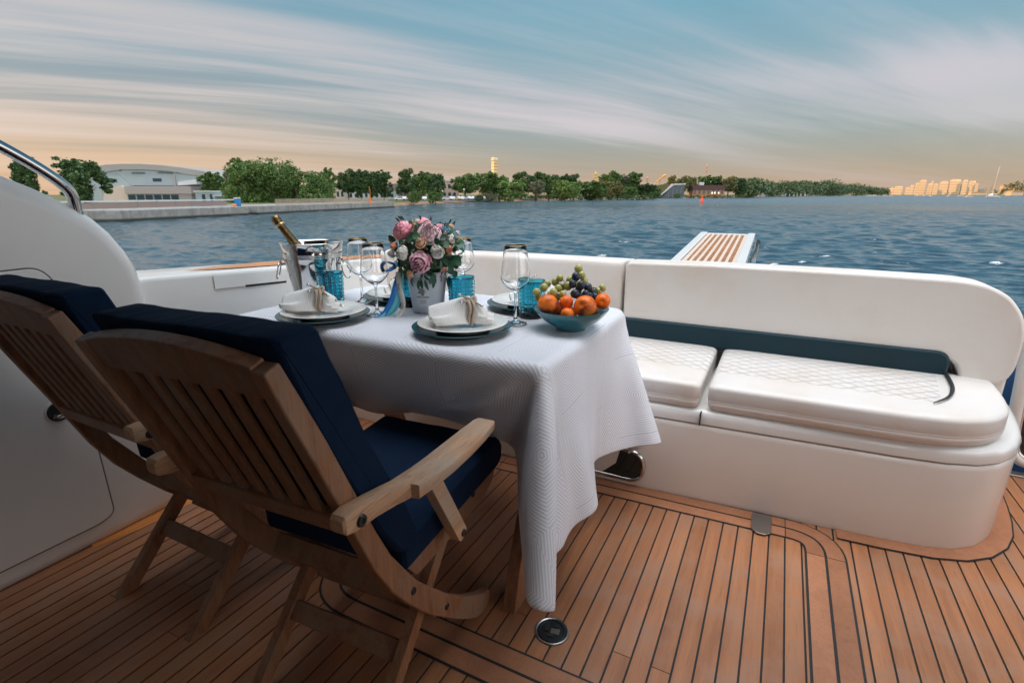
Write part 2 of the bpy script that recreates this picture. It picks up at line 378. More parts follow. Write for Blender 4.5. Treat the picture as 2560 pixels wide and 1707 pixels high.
def leafm(name,a,b_,rough=.5):
    def fn(N,b):
        g=N.n('ShaderNodeNewGeometry').outputs['Random Per Island']; o=N.n('ShaderNodeTexCoord').outputs['Object']
        c=N.mix(g,a+(1,),b_+(1,)); N.l(c,b.inputs['Base Color'])
    return mat(name,fn,Roughness=rough)
leaf=leafm('eucalyptus',(.010,.055,.040),(.035,.14,.06),.45)
leaf2=leafm('small_leaves',(.030,.075,.025),(.10,.17,.05),.5)
def petalm(name,a,b_):
    return leafm(name,a,b_,.55)
pet_hot=petalm('petal_hot_pink',(.90,.27,.36),(.95,.52,.58)); pet_pale=petalm('petal_pale_pink',(.90,.60,.66),(.93,.76,.78)); pet_mau=petalm('petal_mauve',(.74,.30,.42),(.88,.60,.66))
pet_cream=petalm('petal_cream',(.74,.72,.64),(.84,.82,.76)); pet_peach=petalm('petal_peach',(.85,.45,.28),(.86,.62,.42)); pet_or=petalm('petal_coral',(.90,.26,.14),(.90,.45,.28)); pet_blue=petalm('petal_blue',(.18,.45,.72),(.40,.64,.78))
def f_peach(N,b):
    o=N.n('ShaderNodeTexCoord').outputs['Object']; n=N.noise(o,16,3,.5,.5); n2=N.noise(o,120,3,.6)
    c=N.mix(N.maprange(n,.40,.60),(.93,.20,.006,1),(.36,.022,.010,1)); c=N.mix(N.math('MULTIPLY',N.maprange(n2,.5,.7),.3),c,(.85,.38,.06,1)); N.l(c,b.inputs['Base Color'])
peachm=mat('peach_skin',f_peach,Roughness=.45,Sheen_Weight=.06,Sheen_Roughness=.4)
def f_apr(N,b):
    o=N.n('ShaderNodeTexCoord').outputs['Object']; n=N.noise(o,30,4,.6); c=N.mix(N.maprange(n,.45,.7),(.93,.19,.004,1),(.78,.08,.004,1)); N.l(c,b.inputs['Base Color'])
aprm=mat('apricot_skin',f_apr,Roughness=.42,Sheen_Weight=.04)
grape_g=mat('grape_green',lambda N,b:N.l(N.mix(N.noise(N.n('ShaderNodeTexCoord').outputs['Object'],40,3,.6),(.36,.38,.09,1),(.50,.46,.17,1)),b.inputs['Base Color']),Roughness=.28,Subsurface_Weight=.25,Subsurface_Radius=(.01,.01,.004),Coat_Weight=.3,Coat_Roughness=.3)
grape_b=mat('grape_black',lambda N,b:N.l(N.mix(N.noise(N.n('ShaderNodeTexCoord').outputs['Object'],60,3,.6),(.006,.012,.03,1),(.035,.055,.085,1)),b.inputs['Base Color']),Roughness=.38)
stemm=mat('stem_brown',Base_Color=(.06,.04,.025),Roughness=.7)
tintglass=mat('tinted_glass',Base_Color=(.006,.022,.026),Roughness=.08,Coat_Weight=.6)
# ------------------------------------------------------------------ deck
BENCH=[(-1.99,1.86),(-1.2,1.865),(-.49,1.875),(.1,1.912),(.30,1.925),(.42,1.932),(.56,1.950),(.645,1.980),(.710,2.030),(.762,2.10),(.797,2.18),(.822,2.28),(.843,2.40),(.858,2.52),(.865,2.66)]
mb=MB()
deck=MB()
x0=-.008-.05*40
g=.0054
for k in range(0,64):
    a=x0+.05*k+g/2; b=x0+.05*(k+1)-g/2
    if b>1.20: break
    cuts=[-1.2]+sorted(random.Random(k).sample([ -.6,-.2,.2,.45,.7],1))+[2.69]
    if k%3==0: deck.box((a,-1.2,-.012),(b,2.69,0))
    else:
        c=cuts[1]+.37*(k%2); deck.box((a,-1.2,-.012),(b,c-.001,0)); deck.box((a,c+.001,-.012),(b,2.69,0))
dk=deck.build('deck_planks',teak); 
under=MB(); under.box((-2.05,-1.3,-.06),(1.35,2.70,-.004)); un=under.build('deck',darkm); un['kind']='structure'
dk.parent=un
# border boards laid over the planks: hatch outline, bench outline
def ring(mbx,path,o0,o1,z,th=.004,joints=None):
    A=offs(path,o0,True); B=offs(path,o1,True); n=len(path)
    segs=joints or [(0,n)]
    for (i0,i1) in segs:
        ia=[i%n for i in range(i0,i1+1)]
        vs=[(A[i][0],A[i][1],z) for i in ia]+[(B[i][0],B[i][1],z) for i in ia]; m=len(ia)
        fs=[(i,i+m,i+m+1,i+1) for i in range(m-1)]
        mbx.add(vs,fs)
H0=[(-1.10,.888),(.262,.903),(.262,1.862),(-1.10,1.793)]
hp=rpoly(H0,.12,8)
hp=[(p[0],p[1]) for p in hp]
black=MB(); boards=MB()
ring(black,hp,-.062,.062,.0012)
n9=9
# split the ring in boards: corner, side, corner ...
js=[]
for c in range(4):
    js.append((c*n9,c*n9+n9-1)); js.append((c*n9+n9-1,(c+1)*n9))
def shr(path,o0,o1,z):
    for i0,i1 in js:
        ia=[i%len(path) for i in range(i0,i1+1)]
        A=offs(path,o0,True); B=offs(path,o1,True)
        a=[Vector(A[i]) for i in ia]; b=[Vector(B[i]) for i in ia]
        # pull the ends in by 1.5 mm
        for L in (a,b):
            L[0]=L[0]+(L[1]-L[0]).normalized()*.0015; L[-1]=L[-1]+(L[-2]-L[-1]).normalized()*.0015
        m=len(a); vs=[(p.x,p.y,z) for p in a]+[(p.x,p.y,z) for p in b]
        boards.add(vs,[(i,i+m,i+m+1,i+1) for i in range(m-1)])
shr(hp,-.055,-.004,.0026); shr(hp,.004,.055,.0026)
# bench border
bp=[p for p in BENCH]; outer=offs(bp,.052,False); outer2=offs(bp,.057,False); inn=offs(bp,-.03,False)
def strip(mbx,A,B,i0,i1,z):
    m=i1-i0+1; vs=[(A[i][0],A[i][1],z) for i in range(i0,i1+1)]+[(B[i][0],B[i][1],z) for i in range(i0,i1+1)]
    mbx.add(vs,[(i,i+m,i+m+1,i+1) for i in range(m-1)])
strip(black,inn,outer2,4,len(bp)-1,.0036)
for i0,i1 in ((4,7),(7,11),(11,14)): strip(boards,offs(bp,-.03,False),outer,i0,i1,.005)
bo=black.build('caulk_joint',darkm); bo.parent=un
bb=boards.build('border_board',teak_b); bb.parent=un
# varnished strip along the port wall
m_=MB(); m_.add([(-1.935,.66,.0015),(-1.905,.78,.0015),(-1.90,1.2,.0015),(-1.97,1.2,.0015),(-1.965,.66,.0015)],[(0,1,2,3,4)]); o=m_.build('varnished_strip',teak_v); o.parent=un
# aluminium edge at the stern end of the side passage
m_=MB(); m_.box((.87,2.69,-.02),(1.9,2.735,.010)); o=m_.build('edge_trim',brushed,bevel=.003); o.parent=un
# drain / deck filler fitting
t=thing('deck_fitting',(-.423,1.053,.0),'round steel deck drain plate set into teak planks','deck fitting')
m_=MB(); m_.lathe([(.0,.004),(.031,.004),(.033,.006),(.038,.006),(.040,.001)],40,(-.423,1.053,0)); m_.build('plate',dkmetal,t,autos=30)
m_=MB(); m_.lathe([(.0405,.0012),(.0425,.0055),(.0455,.0045),(.047,.001)],40,(-.423,1.053,0)); m_.build('rim',brushed,t,smooth=True)
def slot(cx,cy,w,h,rot,z,name,m,r=.4):
    p=rpoly([(-w/2,-h/2),(w/2,-h/2),(w/2,h/2),(-w/2,h/2)],min(w,h)*r,5)
    c,s=math.cos(rot),math.sin(rot); q=[(cx+a*c-b*s,cy+a*s+b*c) for a,b in p]
    mm=MB(); mm.prism(q,2,z-.002,z); return mm.build(name,m,t)
slot(-.438,1.058,.012,.030,R(15),.0068,'finger_slot',darkm,.5); slot(-.413,1.052,.024,.018,R(12),.0072,'latch',brushed,.12); slot(-.420,1.036,.018,.010,R(12),.0068,'latch_key',darkm,.1); slot(-.416,1.070,.016,.009,R(12),.0068,'latch_key',darkm,.1)
# bracket by the bench
t=thing('deck_bracket',(.064,1.83,0),'grey metal plate with a rounded end at the bench foot','bracket')
m_=MB(); m_.prism(rpoly([(.033,1.79),(.05,1.768),(.08,1.768),(.098,1.79),(.097,1.895),(.031,1.893)],.008,4),2,.005,.010); m_.build('plate',brushed,t,bevel=.0015)
# ------------------------------------------------------------------ bench (settee base)
fp=BENCH+[(.865,2.74),(-1.99,2.74)]
fp=rpoly(fp,[0]*(len(BENCH))+[.02,.02],3)
def stack(mbx,path,levels):
    rings=[]
    for z,o in levels:
        rings.append([(p[0],p[1],z) for p in offs(path,o,True)])
    mbx.loft(rings)
bench=thing('settee',(-.4,2.2,0),'long white leather settee across the stern with quilted seats','settee')
m_=MB(); stack(m_,fp,[(.0,-.004),(.02,0),(.295,.004),(.312,.004),(.317,.001)]); m_.build('base',gel2,bench,autos=40)
m_=MB(); stack(m_,fp,[(.315,-.008),(.324,-.008)]); m_.build('shadow_gap',darkm,bench)
m_=MB(); stack(m_,fp,[(.321,0),(.324,.005),(.350,.007),(.366,.003),(.374,-.006),(.377,-.02)]); m_.build('lip',gel,bench,autos=50)
m_=MB(); m_.box((-.187,1.87,.324),(-.183,1.905,.372)); m_.build('lid_seam',darkm,bench)
# portlight in the base
pp=rpoly([(-.85,.0+.035),(-.385,.035),(-.385,.15),(-.85,.15)],.055,6)
m_=MB(); A=offs(pp,.016,True)
ringv=[(p[0],1.884,p[1]) for p in pp]; 
m_.loft([[(p[0],1.895,p[1]) for p in A],[(p[0],1.870,p[1]) for p in A],[(p[0],1.864,p[1]) for p in offs(pp,.010,True)],[(p[0],1.866,p[1]) for p in offs(pp,.003,True)],[(p[0],1.885,p[1]) for p in pp]],caps=False)
m_.build('port_rim',chrome,bench,smooth=True)
m_=MB(); m_.prism(pp,1,1.874,1.90); m_.build('port_glass',tintglass,bench)
# steel door keeper at the right end
m_=MB(); m_.prism(rpoly([(.80,.02),(.86,.02),(.87,.27),(.84,.29),(.81,.2)],.012,4),1,2.60,2.71); o=m_.build('latch_post',chrome,bench,bevel=.004); o.location.x=.03
# seat cushions
def cushion(name,path,z0,z1,m,parent,r=.02,piping=None):
    h=z1-z0; lv=[(z0,-.02),(z0+.006,-.008),(z0+.02,0),(z0+.034,.002),(z0+.0355,.0009),(z0+.037,.002),(z0+.041,.002),(z0+.0425,.0014),(z0+.044,.002)]
    for a in range(0,7):
        t=a/6*math.pi/2; lv.append((z1-r+math.sin(t)*r,.002-r*1.3*(1-math.cos(t))))
    lv+=[(z1+.003,-.06),(z1+.005,-.12)]
    xs_=[p[0] for p in path]; ys_=[p[1] for p in path]; cx_,cy_=(min(xs_)+max(xs_))/2,(min(ys_)+max(ys_))/2; hx_,hy_=(max(xs_)-min(xs_))/2,(max(ys_)-min(ys_))/2
    def ins(o): return [(cx_+(p[0]-cx_)*(1+o/hx_),cy_+(p[1]-cy_)*(1+o/hy_)) for p in path]
    mm=MB(); rings=[[(p[0],p[1],z) for p in ins(o)] for z,o in lv]
    n=len(path); mm.loft(rings,caps=False); mm.f.append(tuple(range(n-1,-1,-1)))
    # close the top with shrinking rings round the spine
    last=rings[-1]; cx=[sum(p[0] for p in last)/n,sum(p[1] for p in last)/n]
    base=len(mm.v)-n; mm.v+=[(cx[0]+(p[0]-cx[0])*.5,cx[1]+(p[1]-cx[1])*.5,z1+.006) for p in last]
    k=len(mm.v)-n
    for i in range(n): mm.f.append((base+i,base+(i+1)%n,k+(i+1)%n,k+i))
    mm.f.append(tuple(k+i for i in range(n)))
    return mm.build(name,m,parent,smooth=True)
cR=rpoly([(-.168,1.892),(.42,1.912),(.56,1.935),(.66,1.995),(.725,2.09),(.752,2.22),(.765,2.36),(.77,2.47),(.60,2.49),(-.168,2.46)],[.03,.1,.05,.05,.05,.06,.06,.08,.1,.03],5)
cushion('seat_cushion',cR,.377,.482,quilt,bench)
cM=rpoly([(-.98,1.868),(-.198,1.884),(-.198,2.46),(-.98,2.46)],.03,5)
cushion('seat_cushion',cM,.377,.482,quilt,bench)
cL=rpoly([(-1.93,1.868),(-1.0,1.868),(-1.0,2.46),(-1.93,2.40)],.03,5)
cushion('seat_cushion',cL,.377,.482,quilt,bench)
m_=MB(); m_.box((-1.95,2.50,.36),(.835,2.70,.60)); m_.build('back_riser',gel2,bench,bevel=.02,seg=3)
# dark slit round the end of the quilting
pth=smoothpath([(.622,2.40,.492),(.612,2.30,.496),(.598,2.20,.496),(.565,2.10,.496),(.510,2.02,.494)],5)
m_=MB(); m_.tube(pth,[.0065*min(1,.25+1.6*(1-i/(len(pth)-1))) for i in range(len(pth))],8); m_.build('slit_seam',darkm,bench,smooth=True)
# teal lumbar roll
poly=rpoly([(-1.95,.47),(.63,.47),(.63,.575),(-1.95,.575)],[.02,.04,.05,.02],6)
m_=MB(); m_.prism(poly,1,2.405,2.52); m_.build('lumbar_cushion',teal_l,bench,bevel=.022,seg=4)
# big back cushions
backp=[(-.645,.565),(.40,.558),(.585,.552),(.640,.535),(.662,.50),(.672,.462),(.80,.470),(.822,.53),(.826,.655),(.804,.735),(.758,.797),(.69,.835),(.60,.848),(.30,.852),(-.28,.851),(-.645,.842)]
bp2=rpoly(backp,[.02,0.05,.03,.02,.02,.015,.03,.02,.04,.03,.03,.04,.05,.05,.05,.025],4)
m_=MB(); m_.prism(bp2,1,2.42,2.57); m_.build('back_cushion',leather,bench,bevel=.030,seg=5,ang=50)
m_=MB(); m_.prism(offs(bp2,-.012,True),1,2.56,2.66); m_.build('back_panel',gel,bench,bevel=.01,seg=3,ang=50)
# piping line on the back cushion
pl=[(p[0],2.452,p[1]) for p in offs(bp2,-.001,True)]
def sweep(mbx,path,prof):
    path=[Vector((p[0],p[1],0)) for p in path]; rings=[]
    for i,p in enumerate(path):
        t=(path[min(i+1,len(path)-1)]-path[max(i-1,0)]).normalized(); nn=Vector((t.y,-t.x,0))
        rings.append([(p.x+nn.x*d,p.y+nn.y*d,z) for d,z in prof])
    mbx.loft(rings)
prof=rpoly([(0,.57),(.012,.72),(0,.845),(-.13,.845),(-.13,.57)],[.03,.05,.035,.035,.02],4)
spath=smoothpath([(-2.0,2.27,0),(-1.85,2.33,0),(-1.65,2.385,0),(-1.4,2.42,0),(-1.1,2.437,0),(-.66,2.44,0)],5)
m_=MB(); sweep(m_,spath,prof); m_.build('back_cushion',leather,bench,bevel=.022,seg=4,ang=60)
prof=rpoly([(.0,.30),(.0,.56),(-.11,.56),(-.11,.30)],.01,3)
prof2=[(-.125,.36),(-.125,.83),(-.24,.83),(-.24,.36)]
m_=MB(); sweep(m_,spath,prof2); m_.build('back_panel',gel,bench,bevel=.01)
# ------------------------------------------------------------------ yacht hull pieces: port wing wall, gunwale, hardtop
yacht=thing('yacht',(-2.0,.5,0),'white motor yacht hull and port side wall beside the chairs','boat')
wing=[(-1.3,-.02),(.993,-.02),(.998,.60),(.993,.84),(.982,.915),(.958,.972),(.925,1.03),(.885,1.078),(.845,1.110),(.76,1.165),(.67,1.212),(.40,1.335),(0,1.47),(-.6,1.62),(-1.3,1.74)]
m_=MB(); m_.prism(wing,0,-2.24,-1.952); w1=m_.build('side_wall',gel,yacht,bevel=.055,seg=7,ang=30)
# door panel on the side wall
dp=rpoly([(-.25,.055),(.700,.068),(.742,.085),(.738,.45),(.733,.90),(.700,.942),(.0,.930),(-.25,.93)],[.02,.03,.03,.05,.03,.03,.02,.02],5)
m_=MB(); m_.prism(offs(dp,.003,True),0,-1.9545,-1.9490); m_.build('door_gap',mat('sealant_grey',Base_Color=(.16,.14,.12),Roughness=.6),yacht)
m_=MB(); m_.prism(offs(dp,-.0015,True),0,-1.955,-1.9455); pdoor=m_.build('locker_door',gel,yacht,bevel=.003)
m_=MB(); M0=Matrix.Translation((-1.9455,.663,.497))@Matrix.Rotation(R(90),4,'Y')
def lath(prof,M,n=32):
    mm=MB(); mm.lathe(prof,n); mm.v=[tuple(M@Vector(p)) for p in mm.v]; return mm
lath([(.0,.0015),(.024,.0015),(.026,.006),(.031,.006),(.032,.0)],M0).build('latch_rim',darkm,pdoor,smooth=True)
lath([(.0305,.0),(.032,.004),(.036,.003),(.038,.0)],M0).build('latch_collar',cer_w,pdoor,smooth=True)
mm=MB(); mm.tube([(-1.940,.645,.492),(-1.932,.655,.486),(-1.930,.665,.486),(-1.934,.68,.494)],.0035,8); mm.build('latch_handle',chrome,pdoor,smooth=True)
mm=MB(); mm.tube([(-1.94,.643,.478)]+[(-1.936,.663+.020*math.sin(a),.497-.020*math.cos(a)) for a in (-1,-.6,-.2,.2,.6,1)],.0018,6); mm.build('latch_bail',chrome,pdoor,smooth=True)
# gunwale
gp=smoothpath([(-2.0,.90,0),(-2.0,1.4,0),(-1.99,1.9,0),(-1.985,2.4,0),(-2.0,2.9,0)],5)
rings=[]
for p in gp:
    zt=.868-.036*max(0,(p.y-1.0))/.6*.9
    prof=[(0,-.1),(0,zt-.02),(-.004,zt-.008),(-.012,zt-.002),(-.03,zt),(-.20,zt+.004),(-.24,zt-.005),(-.262,zt-.03),(-.27,zt-.08),(-.24,-.3),(-.20,-1.2),(-.15,-2.6),(.3,-2.6),(.3,-.1)]
    prof=prof[:12]+[(-.0,-2.6)]
    rings.append([(p.x+d,p.y,z) for d,z in prof])
m_=MB(); m_.loft([r[::-1] for r in rings]); m_.build('gunwale',gel,yacht,autos=50)
m_=MB()
tp=[(-2.06,1.22),(-2.035,1.5),(-2.03,1.9),(-2.03,2.7),(-2.20,2.7),(-2.20,1.75),(-2.14,1.45)]
def zt(y): return .868-.036*max(0,(y-1.0))/.6*.9
vs=[]
for p in [(-2.075,1.20),(-2.045,1.35),(-2.04,1.6),(-2.04,2.0),(-2.04,2.85)]: vs.append((p[0],p[1],zt(p[1])+.0045))
for p in [(-2.20,2.85),(-2.20,2.0),(-2.19,1.6),(-2.13,1.35)]: vs.append((p[0],p[1],zt(p[1])+.0065))
m_.add(vs,[(0,1,7,8),(1,2,6,7),(2,3,5,6),(3,4,5)][:0]+[(0,1,8),(1,2,7,8),(2,3,6,7),(3,4,5,6)]); m_.build('side_deck_teak',teak_v,yacht)
# locker outline and slot on the inside of the gunwale
def zl(y,o): return zt(y)-o
m_=MB()
def quadline(mm,ys,o1,o2,x=-1.9985,th=.004):
    for a,b in zip(ys,ys[1:]):
        mm.add([(x,a,zl(a,o1)),(x,b,zl(b,o1)),(x,b,zl(b,o2)),(x,a,zl(a,o2)),(x-.02,a,zl(a,o1)),(x-.02,b,zl(b,o1)),(x-.02,b,zl(b,o2)),(x-.02,a,zl(a,o2))],[(0,1,2,3),(4,7,6,5),(0,4,5,1),(3,2,6,7),(0,3,7,4),(1,5,6,2)])
quadline(m_,[1.395,1.5,1.6,1.8,2.0,2.25],.066,.075,-1.9965); m_.build('locker_slot',darkm,yacht)
m_=MB(); quadline(m_,[1.262,1.395],.070,.0725,-1.9975); m_.box((-2.0,1.258,zl(1.26,.068)),(-1.9975,1.2605,zl(1.26,.018))); m_.build('locker_seam',ropem,yacht)
# rail
rp=smoothpath([(-1.99,-.3,1.83),(-1.99,.30,1.50),(-1.98,.55,1.372),(-1.98,.68,1.292),(-1.98,.76,1.236),(-1.98,.815,1.188),(-1.985,.842,1.150),(-1.99,.848,1.09),(-1.99,.846,1.05)],6)
m_=MB(); m_.tube(rp,.0165,16); m_.build('hand_rail',chrome,yacht,smooth=True)
# hardtop and cabin front behind the camera, starboard side
m_=MB(); m_.box((-2.25,-1.6,2.10),(2.3,1.0,2.22)); m_.build('hardtop',mat('headlining',Base_Color=(.16,.14,.12),Roughness=.7),yacht,bevel=.04,seg=4)
m_=MB(); m_.box((1.99,-1.3,.86),(2.2,.22,2.12)); m_.build('shade_panel',tintglass,yacht)  # unseen side panels, here and below, added to darken chairs and deck
m_=MB(); m_.box((-2.2,-1.3,1.2),(-2.0,.25,2.12)); m_.build('shade_panel',tintglass,yacht)
m_=MB(); m_.box((-2.25,-1.45,-.1),(-1.05,-1.35,2.12)); m_.box((1.05,-1.45,-.1),(1.25,-1.35,2.12)); m_.box((-1.05,-1.45,1.95),(1.05,-1.35,2.12)); m_.build('bulkhead',chw,yacht)
m_=MB(); m_.box((-1.05,-1.42,.0),(1.05,-1.40,1.95)); m_.build('saloon_door',tintglass,yacht)
m_=MB(); m_.box((-2.24,-1.35,1.60),(-2.0,-.4,2.12)); m_.build('side_post',gel,yacht,bevel=.03)
m_=MB(); m_.box((-1.99,-1.3,-.10),(2.25,-1.0,-.065)); 
stbd=MB(); stbd.prism([(-1.3,-.02),(2.2,-.02),(2.2,.80),(-1.3,.88)],0,1.98,2.22); stbd.build('starboard_wall',gel,yacht,bevel=.04,seg=4)
m_=MB(); m_.box((1.2,-1.3,-.06),(1.98,2.69,-.002)); m_.build('side_deck',teak,yacht)
# transom, swim platform
m_=MB(); m_.box((-2.0,2.66,-1.4),(2.2,2.74,-.06)); m_.box((-2.0,2.66,-.06),(.865,2.74,.36)); m_.build('transom',gel,yacht,bevel=.01)
m_=MB(); m_.box((-1.95,2.74,-1.55),(2.1,3.75,-1.42)); m_.build('swim_platform',gel,yacht,bevel=.04,seg=3)
m_=MB()
for k in range(66): 
    a=-1.9+.06*k; m_.box((a+.002,2.8,-1.42),(a+.058,3.70,-1.412))
m_.build('platform_teak',teak,yacht)
m_=MB(); m_.box((-2.25,-6,-2.8),(2.25,2.66,-.065)); m_.build('hull',gel,yacht)
# gate at the right
gt=thing('stern_gate',(1.2,2.80,0),'cream framed gate with rounded corner and dark glass at right edge','gate')
gpoly=[(.905,.92),(.925,.66),(.950,.40),(.962,.20),(.970,.12),(.985,.065),(1.02,.03),(1.08,.018),(1.45,.01),(1.6,.03),(1.64,.12),(1.64,.92)]
gp2=rpoly(gpoly,.02,3)
ri=offs(gp2,-.045,True)
m_=MB(); m_.loft([[(p[0],2.79,p[1]) for p in gp2],[(p[0],2.752,p[1]) for p in gp2],[(p[0],2.745,p[1]) for p in offs(gp2,-.006,True)],[(p[0],2.745,p[1]) for p in offs(gp2,-.026,True)],[(p[0],2.765,p[1]) for p in ri],[(p[0],2.79,p[1]) for p in ri]],caps=False); m_.build('frame',gel2,gt,autos=50)
m_=MB(); m_.loft([[(p[0],2.760,p[1]) for p in offs(gp2,-.030,True)],[(p[0],2.754,p[1]) for p in offs(gp2,-.035,True)],[(p[0],2.756,p[1]) for p in offs(gp2,-.040,True)],[(p[0],2.770,p[1]) for p in offs(gp2,-.046,True)]],caps=False); m_.build('inner_trim',chrome,gt,smooth=True)
m_=MB(); m_.prism(ri,1,2.772,2.785); m_.build('pane',tintglass,gt)
lath([(.008,0),(.0085,.004),(.014,.004),(.0145,0)],Matrix.Translation((1.035,2.771,.30))@Matrix.Rotation(R(90),4,'X')).build('latch',gold,gt,smooth=True)
# blue fender cover beyond the gate
fd=thing('fender',(1.20,3.35,-.6),'navy covered fender hanging beyond the settee end','fender')
m_=MB(); m_.lathe([(.0,-.62),(.10,-.58),(.16,-.48),(.17,-.2),(.17,.15),(.15,.30),(.08,.40),(.03,.44),(.0,.45)],28,(1.20,3.30,.0)); m_.build('cover',mat('fender_blue',Base_Color=(.004,.05,.14),Roughness=.8),fd,smooth=True)
m_=MB(); m_.tube([(1.20,3.30,.44),(1.21,3.28,.62),(1.25,3.1,.80)],.006,8); m_.build('rope',ropem,fd,smooth=True)
# gangway
gw=thing('gangway',(-.38,3.0,.5),'white gangway with slatted wooden tread pointing over the stern','gangway')
def gz(y): return .758+(y-3.0)*.0575
def gx(y): return -.015*(y-3.2)
Mg=Matrix(((1,-.018,0,.055),(0,1,0,0),(0,.0575,1,.5855),(0,0,0,1)))
def gbox(mm,a,b): mm.box(a,b,Mg)
m_=MB(); gbox(m_,(-.572,2.78,-.045),(-.520,4.54,.010)); gbox(m_,(-.215,2.78,-.045),(-.163,4.54,.010)); gbox(m_,(-.520,4.50,-.04),(-.215,4.54,.002)); m_.build('frame',gel,gw,bevel=.006)
m_=MB()
for i in range(8):
    x=-.513+i*.0395; gbox(m_,(x,2.78,-.012),(x+(.0165 if 0<i<7 else .022),4.50,.001))
m_.build('tread_strip',mat('tread_ivory',Base_Color=(.72,.58,.48),Roughness=.5),gw)
m_=MB(); y=2.80
while y<4.49:
    gbox(m_,(-.500,y,-.016),(-.225,y+.013,-.004)); y+=.020
m_.build('tread_slats',wood('slat_wood',(.62,.32,.14),(.45,.20,.08),(.3,.13,.06),1,.5,axis=0),gw)
m_=MB(); 
for dx_,r_ in ((-.128,.011),(-.142,.008)): m_.tube([Mg@Vector((dx_,2.78,-.10)),Mg@Vector((dx_,3.6,-.06)),Mg@Vector((dx_,4.25,-.03))],r_,10)
m_.build('stowed_handrail',chrome,gw,smooth=True)
m_=MB(); m_.tube([Mg@Vector((-.15,2.9,-.04)),Mg@Vector((-.135,3.3,-.07)),Mg@Vector((-.15,3.7,-.05)),Mg@Vector((-.13,4.2,-.03))],.005,8); m_.tube([Mg@Vector((-.130,4.20,-.045)),Mg@Vector((-.130,4.29,-.02))],.016,10); m_.build('hinge_strut',dkmetal,gw,smooth=True)
m_=MB(); m_.box((-.50,2.74,.30),(-.22,3.0,.70)); m_.build('pedestal',gel,gw,bevel=.02)
#PART2
# ------------------------------------------------------------------ table and cloth
TX0,TX1,TY0,TY1,TZ=-1.640,-.468,1.068,1.798,.752
tb=thing('dining_table',(-1.05,1.43,0),'folding teak dining table hidden under the white cloth','table')
m_=MB(); m_.prism(rpoly([(TX0+.014,TY0+.014),(TX1-.014,TY0+.014),(TX1-.014,TY1-.014),(TX0+.014,TY1-.014)],.04,5),2,TZ-.035,TZ-.004); m_.build('tabletop',chw_a,tb,bevel=.006)
for x in (-.580,-1.50):
    for sgn in (1,-1):
        c0=1.433; pts=[]
        for z,yo in ((0,-.335),(.12,-.305),(.25,-.25),(.36,-.16),(.50,-.02),(.62,.08),(.715,.15)): pts.append((c0+sgn*yo,z))
        A=[(y-.042,z) for y,z in pts]; B=[(y+.042,z) for y,z in pts][::-1]
        xx=x+(0.021 if sgn>0 else -.021)
        m_=MB(); m_.prism(A+B,0,xx-.020,xx+.020); m_.build('leg',chw,tb,bevel=.003)
m_=MB(); m_.box((-1.50,1.42,.40),(-.58,1.445,.45)); m_.build('stretcher',chw,tb,bevel=.003)
# cloth: a small position-based simulation of the overhang, run once here
H_=.0195; ov=(.30,.520,.385,.30)    # overhang: port, starboard, near, far
nx=int(round((TX1-TX0+ov[0]+ov[1])/H_))+1; ny=int(round((TY1-TY0+ov[2]+ov[3])/H_))+1
U0=TX0-ov[0]; V0=TY0-ov[2]
gu,gv=np.meshgrid(U0+np.arange(nx)*H_,V0+np.arange(ny)*H_,indexing='ij')
P=np.zeros((nx,ny,3)); top=TZ+.003
exx=np.where(gu<TX0,gu-TX0,np.where(gu>TX1,gu-TX1,0)); exy=np.where(gv<TY0,gv-TY0,np.where(gv>TY1,gv-TY1,0))
rr=np.hypot(exx,exy); P[...,0]=np.clip(gu,TX0,TX1)+np.sign(exx)*np.minimum(.012,np.abs(exx)); P[...,1]=np.clip(gv,TY0,TY1)+np.sign(exy)*np.minimum(.012,np.abs(exy)); P[...,2]=top-np.maximum(np.abs(exx),np.abs(exy))
# corners start as flat wings folded along the end faces
cq=(exx!=0)&(exy!=0); fi=np.degrees(np.arctan2(np.abs(exx),np.abs(exy)))
WG=np.where(exy>0,R(9),R(46)); FC=22.0; bt_=np.where(fi>FC,(90-fi)/(90-FC),fi/FC)*WG; sx_=np.sign(exx); sy_=np.sign(exy)
cxx=np.where(exx>0,TX1,TX0); cyy=np.where(exy>0,TY1,TY0)
P[...,0]=np.where(cq,cxx+sx_*np.where(fi>FC,.016+np.where(exy>0,.12,.03)*(rr/.6)+np.where(exy>0,.03,.012)*np.sin(fi*.22),-.03*(1-fi/FC)-.004),P[...,0])
P[...,1]=np.where(cq,cyy+sy_*(.012+rr*np.sin(bt_)),P[...,1]); P[...,2]=np.where(cq,top-rr*np.cos(bt_),P[...,2])
pin=(rr<1e-9)&(gu>TX0+.012)&(gu<TX1-.012)&(gv>TY0+.012)&(gv<TY1-.012)
P[...,:2]+=rng.normal(0,.0012,P[...,:2].shape)*(~pin)[...,None]
P[...,0]+=np.sin(gv*15+1)*.008*(gu>TX1+.1); P[...,1]+=np.sin(gu*13)*.006*(gv<TY0-.1)
Wt=np.where(pin,0.0,1.0)[...,None]; P0=P.copy(); V=np.zeros_like(P)
def con(di,dj,ph,st,stride):
    L=H_*math.hypot(di,dj)*.905
    def ap():
        # colour classes along the constraint direction
        i0=np.arange(ph,nx-di,stride) if di else np.arange(nx); 
        j0=np.arange(max(0,-dj),ny-max(0,dj)) if di else np.arange(ph,ny-dj,stride)
        if di and dj: j0=np.arange(max(0,-dj),ny-max(0,dj))
        a=np.ix_(i0,j0); b=np.ix_(i0+di,j0+dj)
        pa=P[a]; pb=P[b]; wa=Wt[a]; wb=Wt[b]; d=pb-pa; l=np.linalg.norm(d,axis=-1,keepdims=True)+1e-9; ws=wa+wb+1e-9
        c=d*((l-L)/l/ws*st); P[a]=pa+c*wa; P[b]=pb-c*wb
    return ap
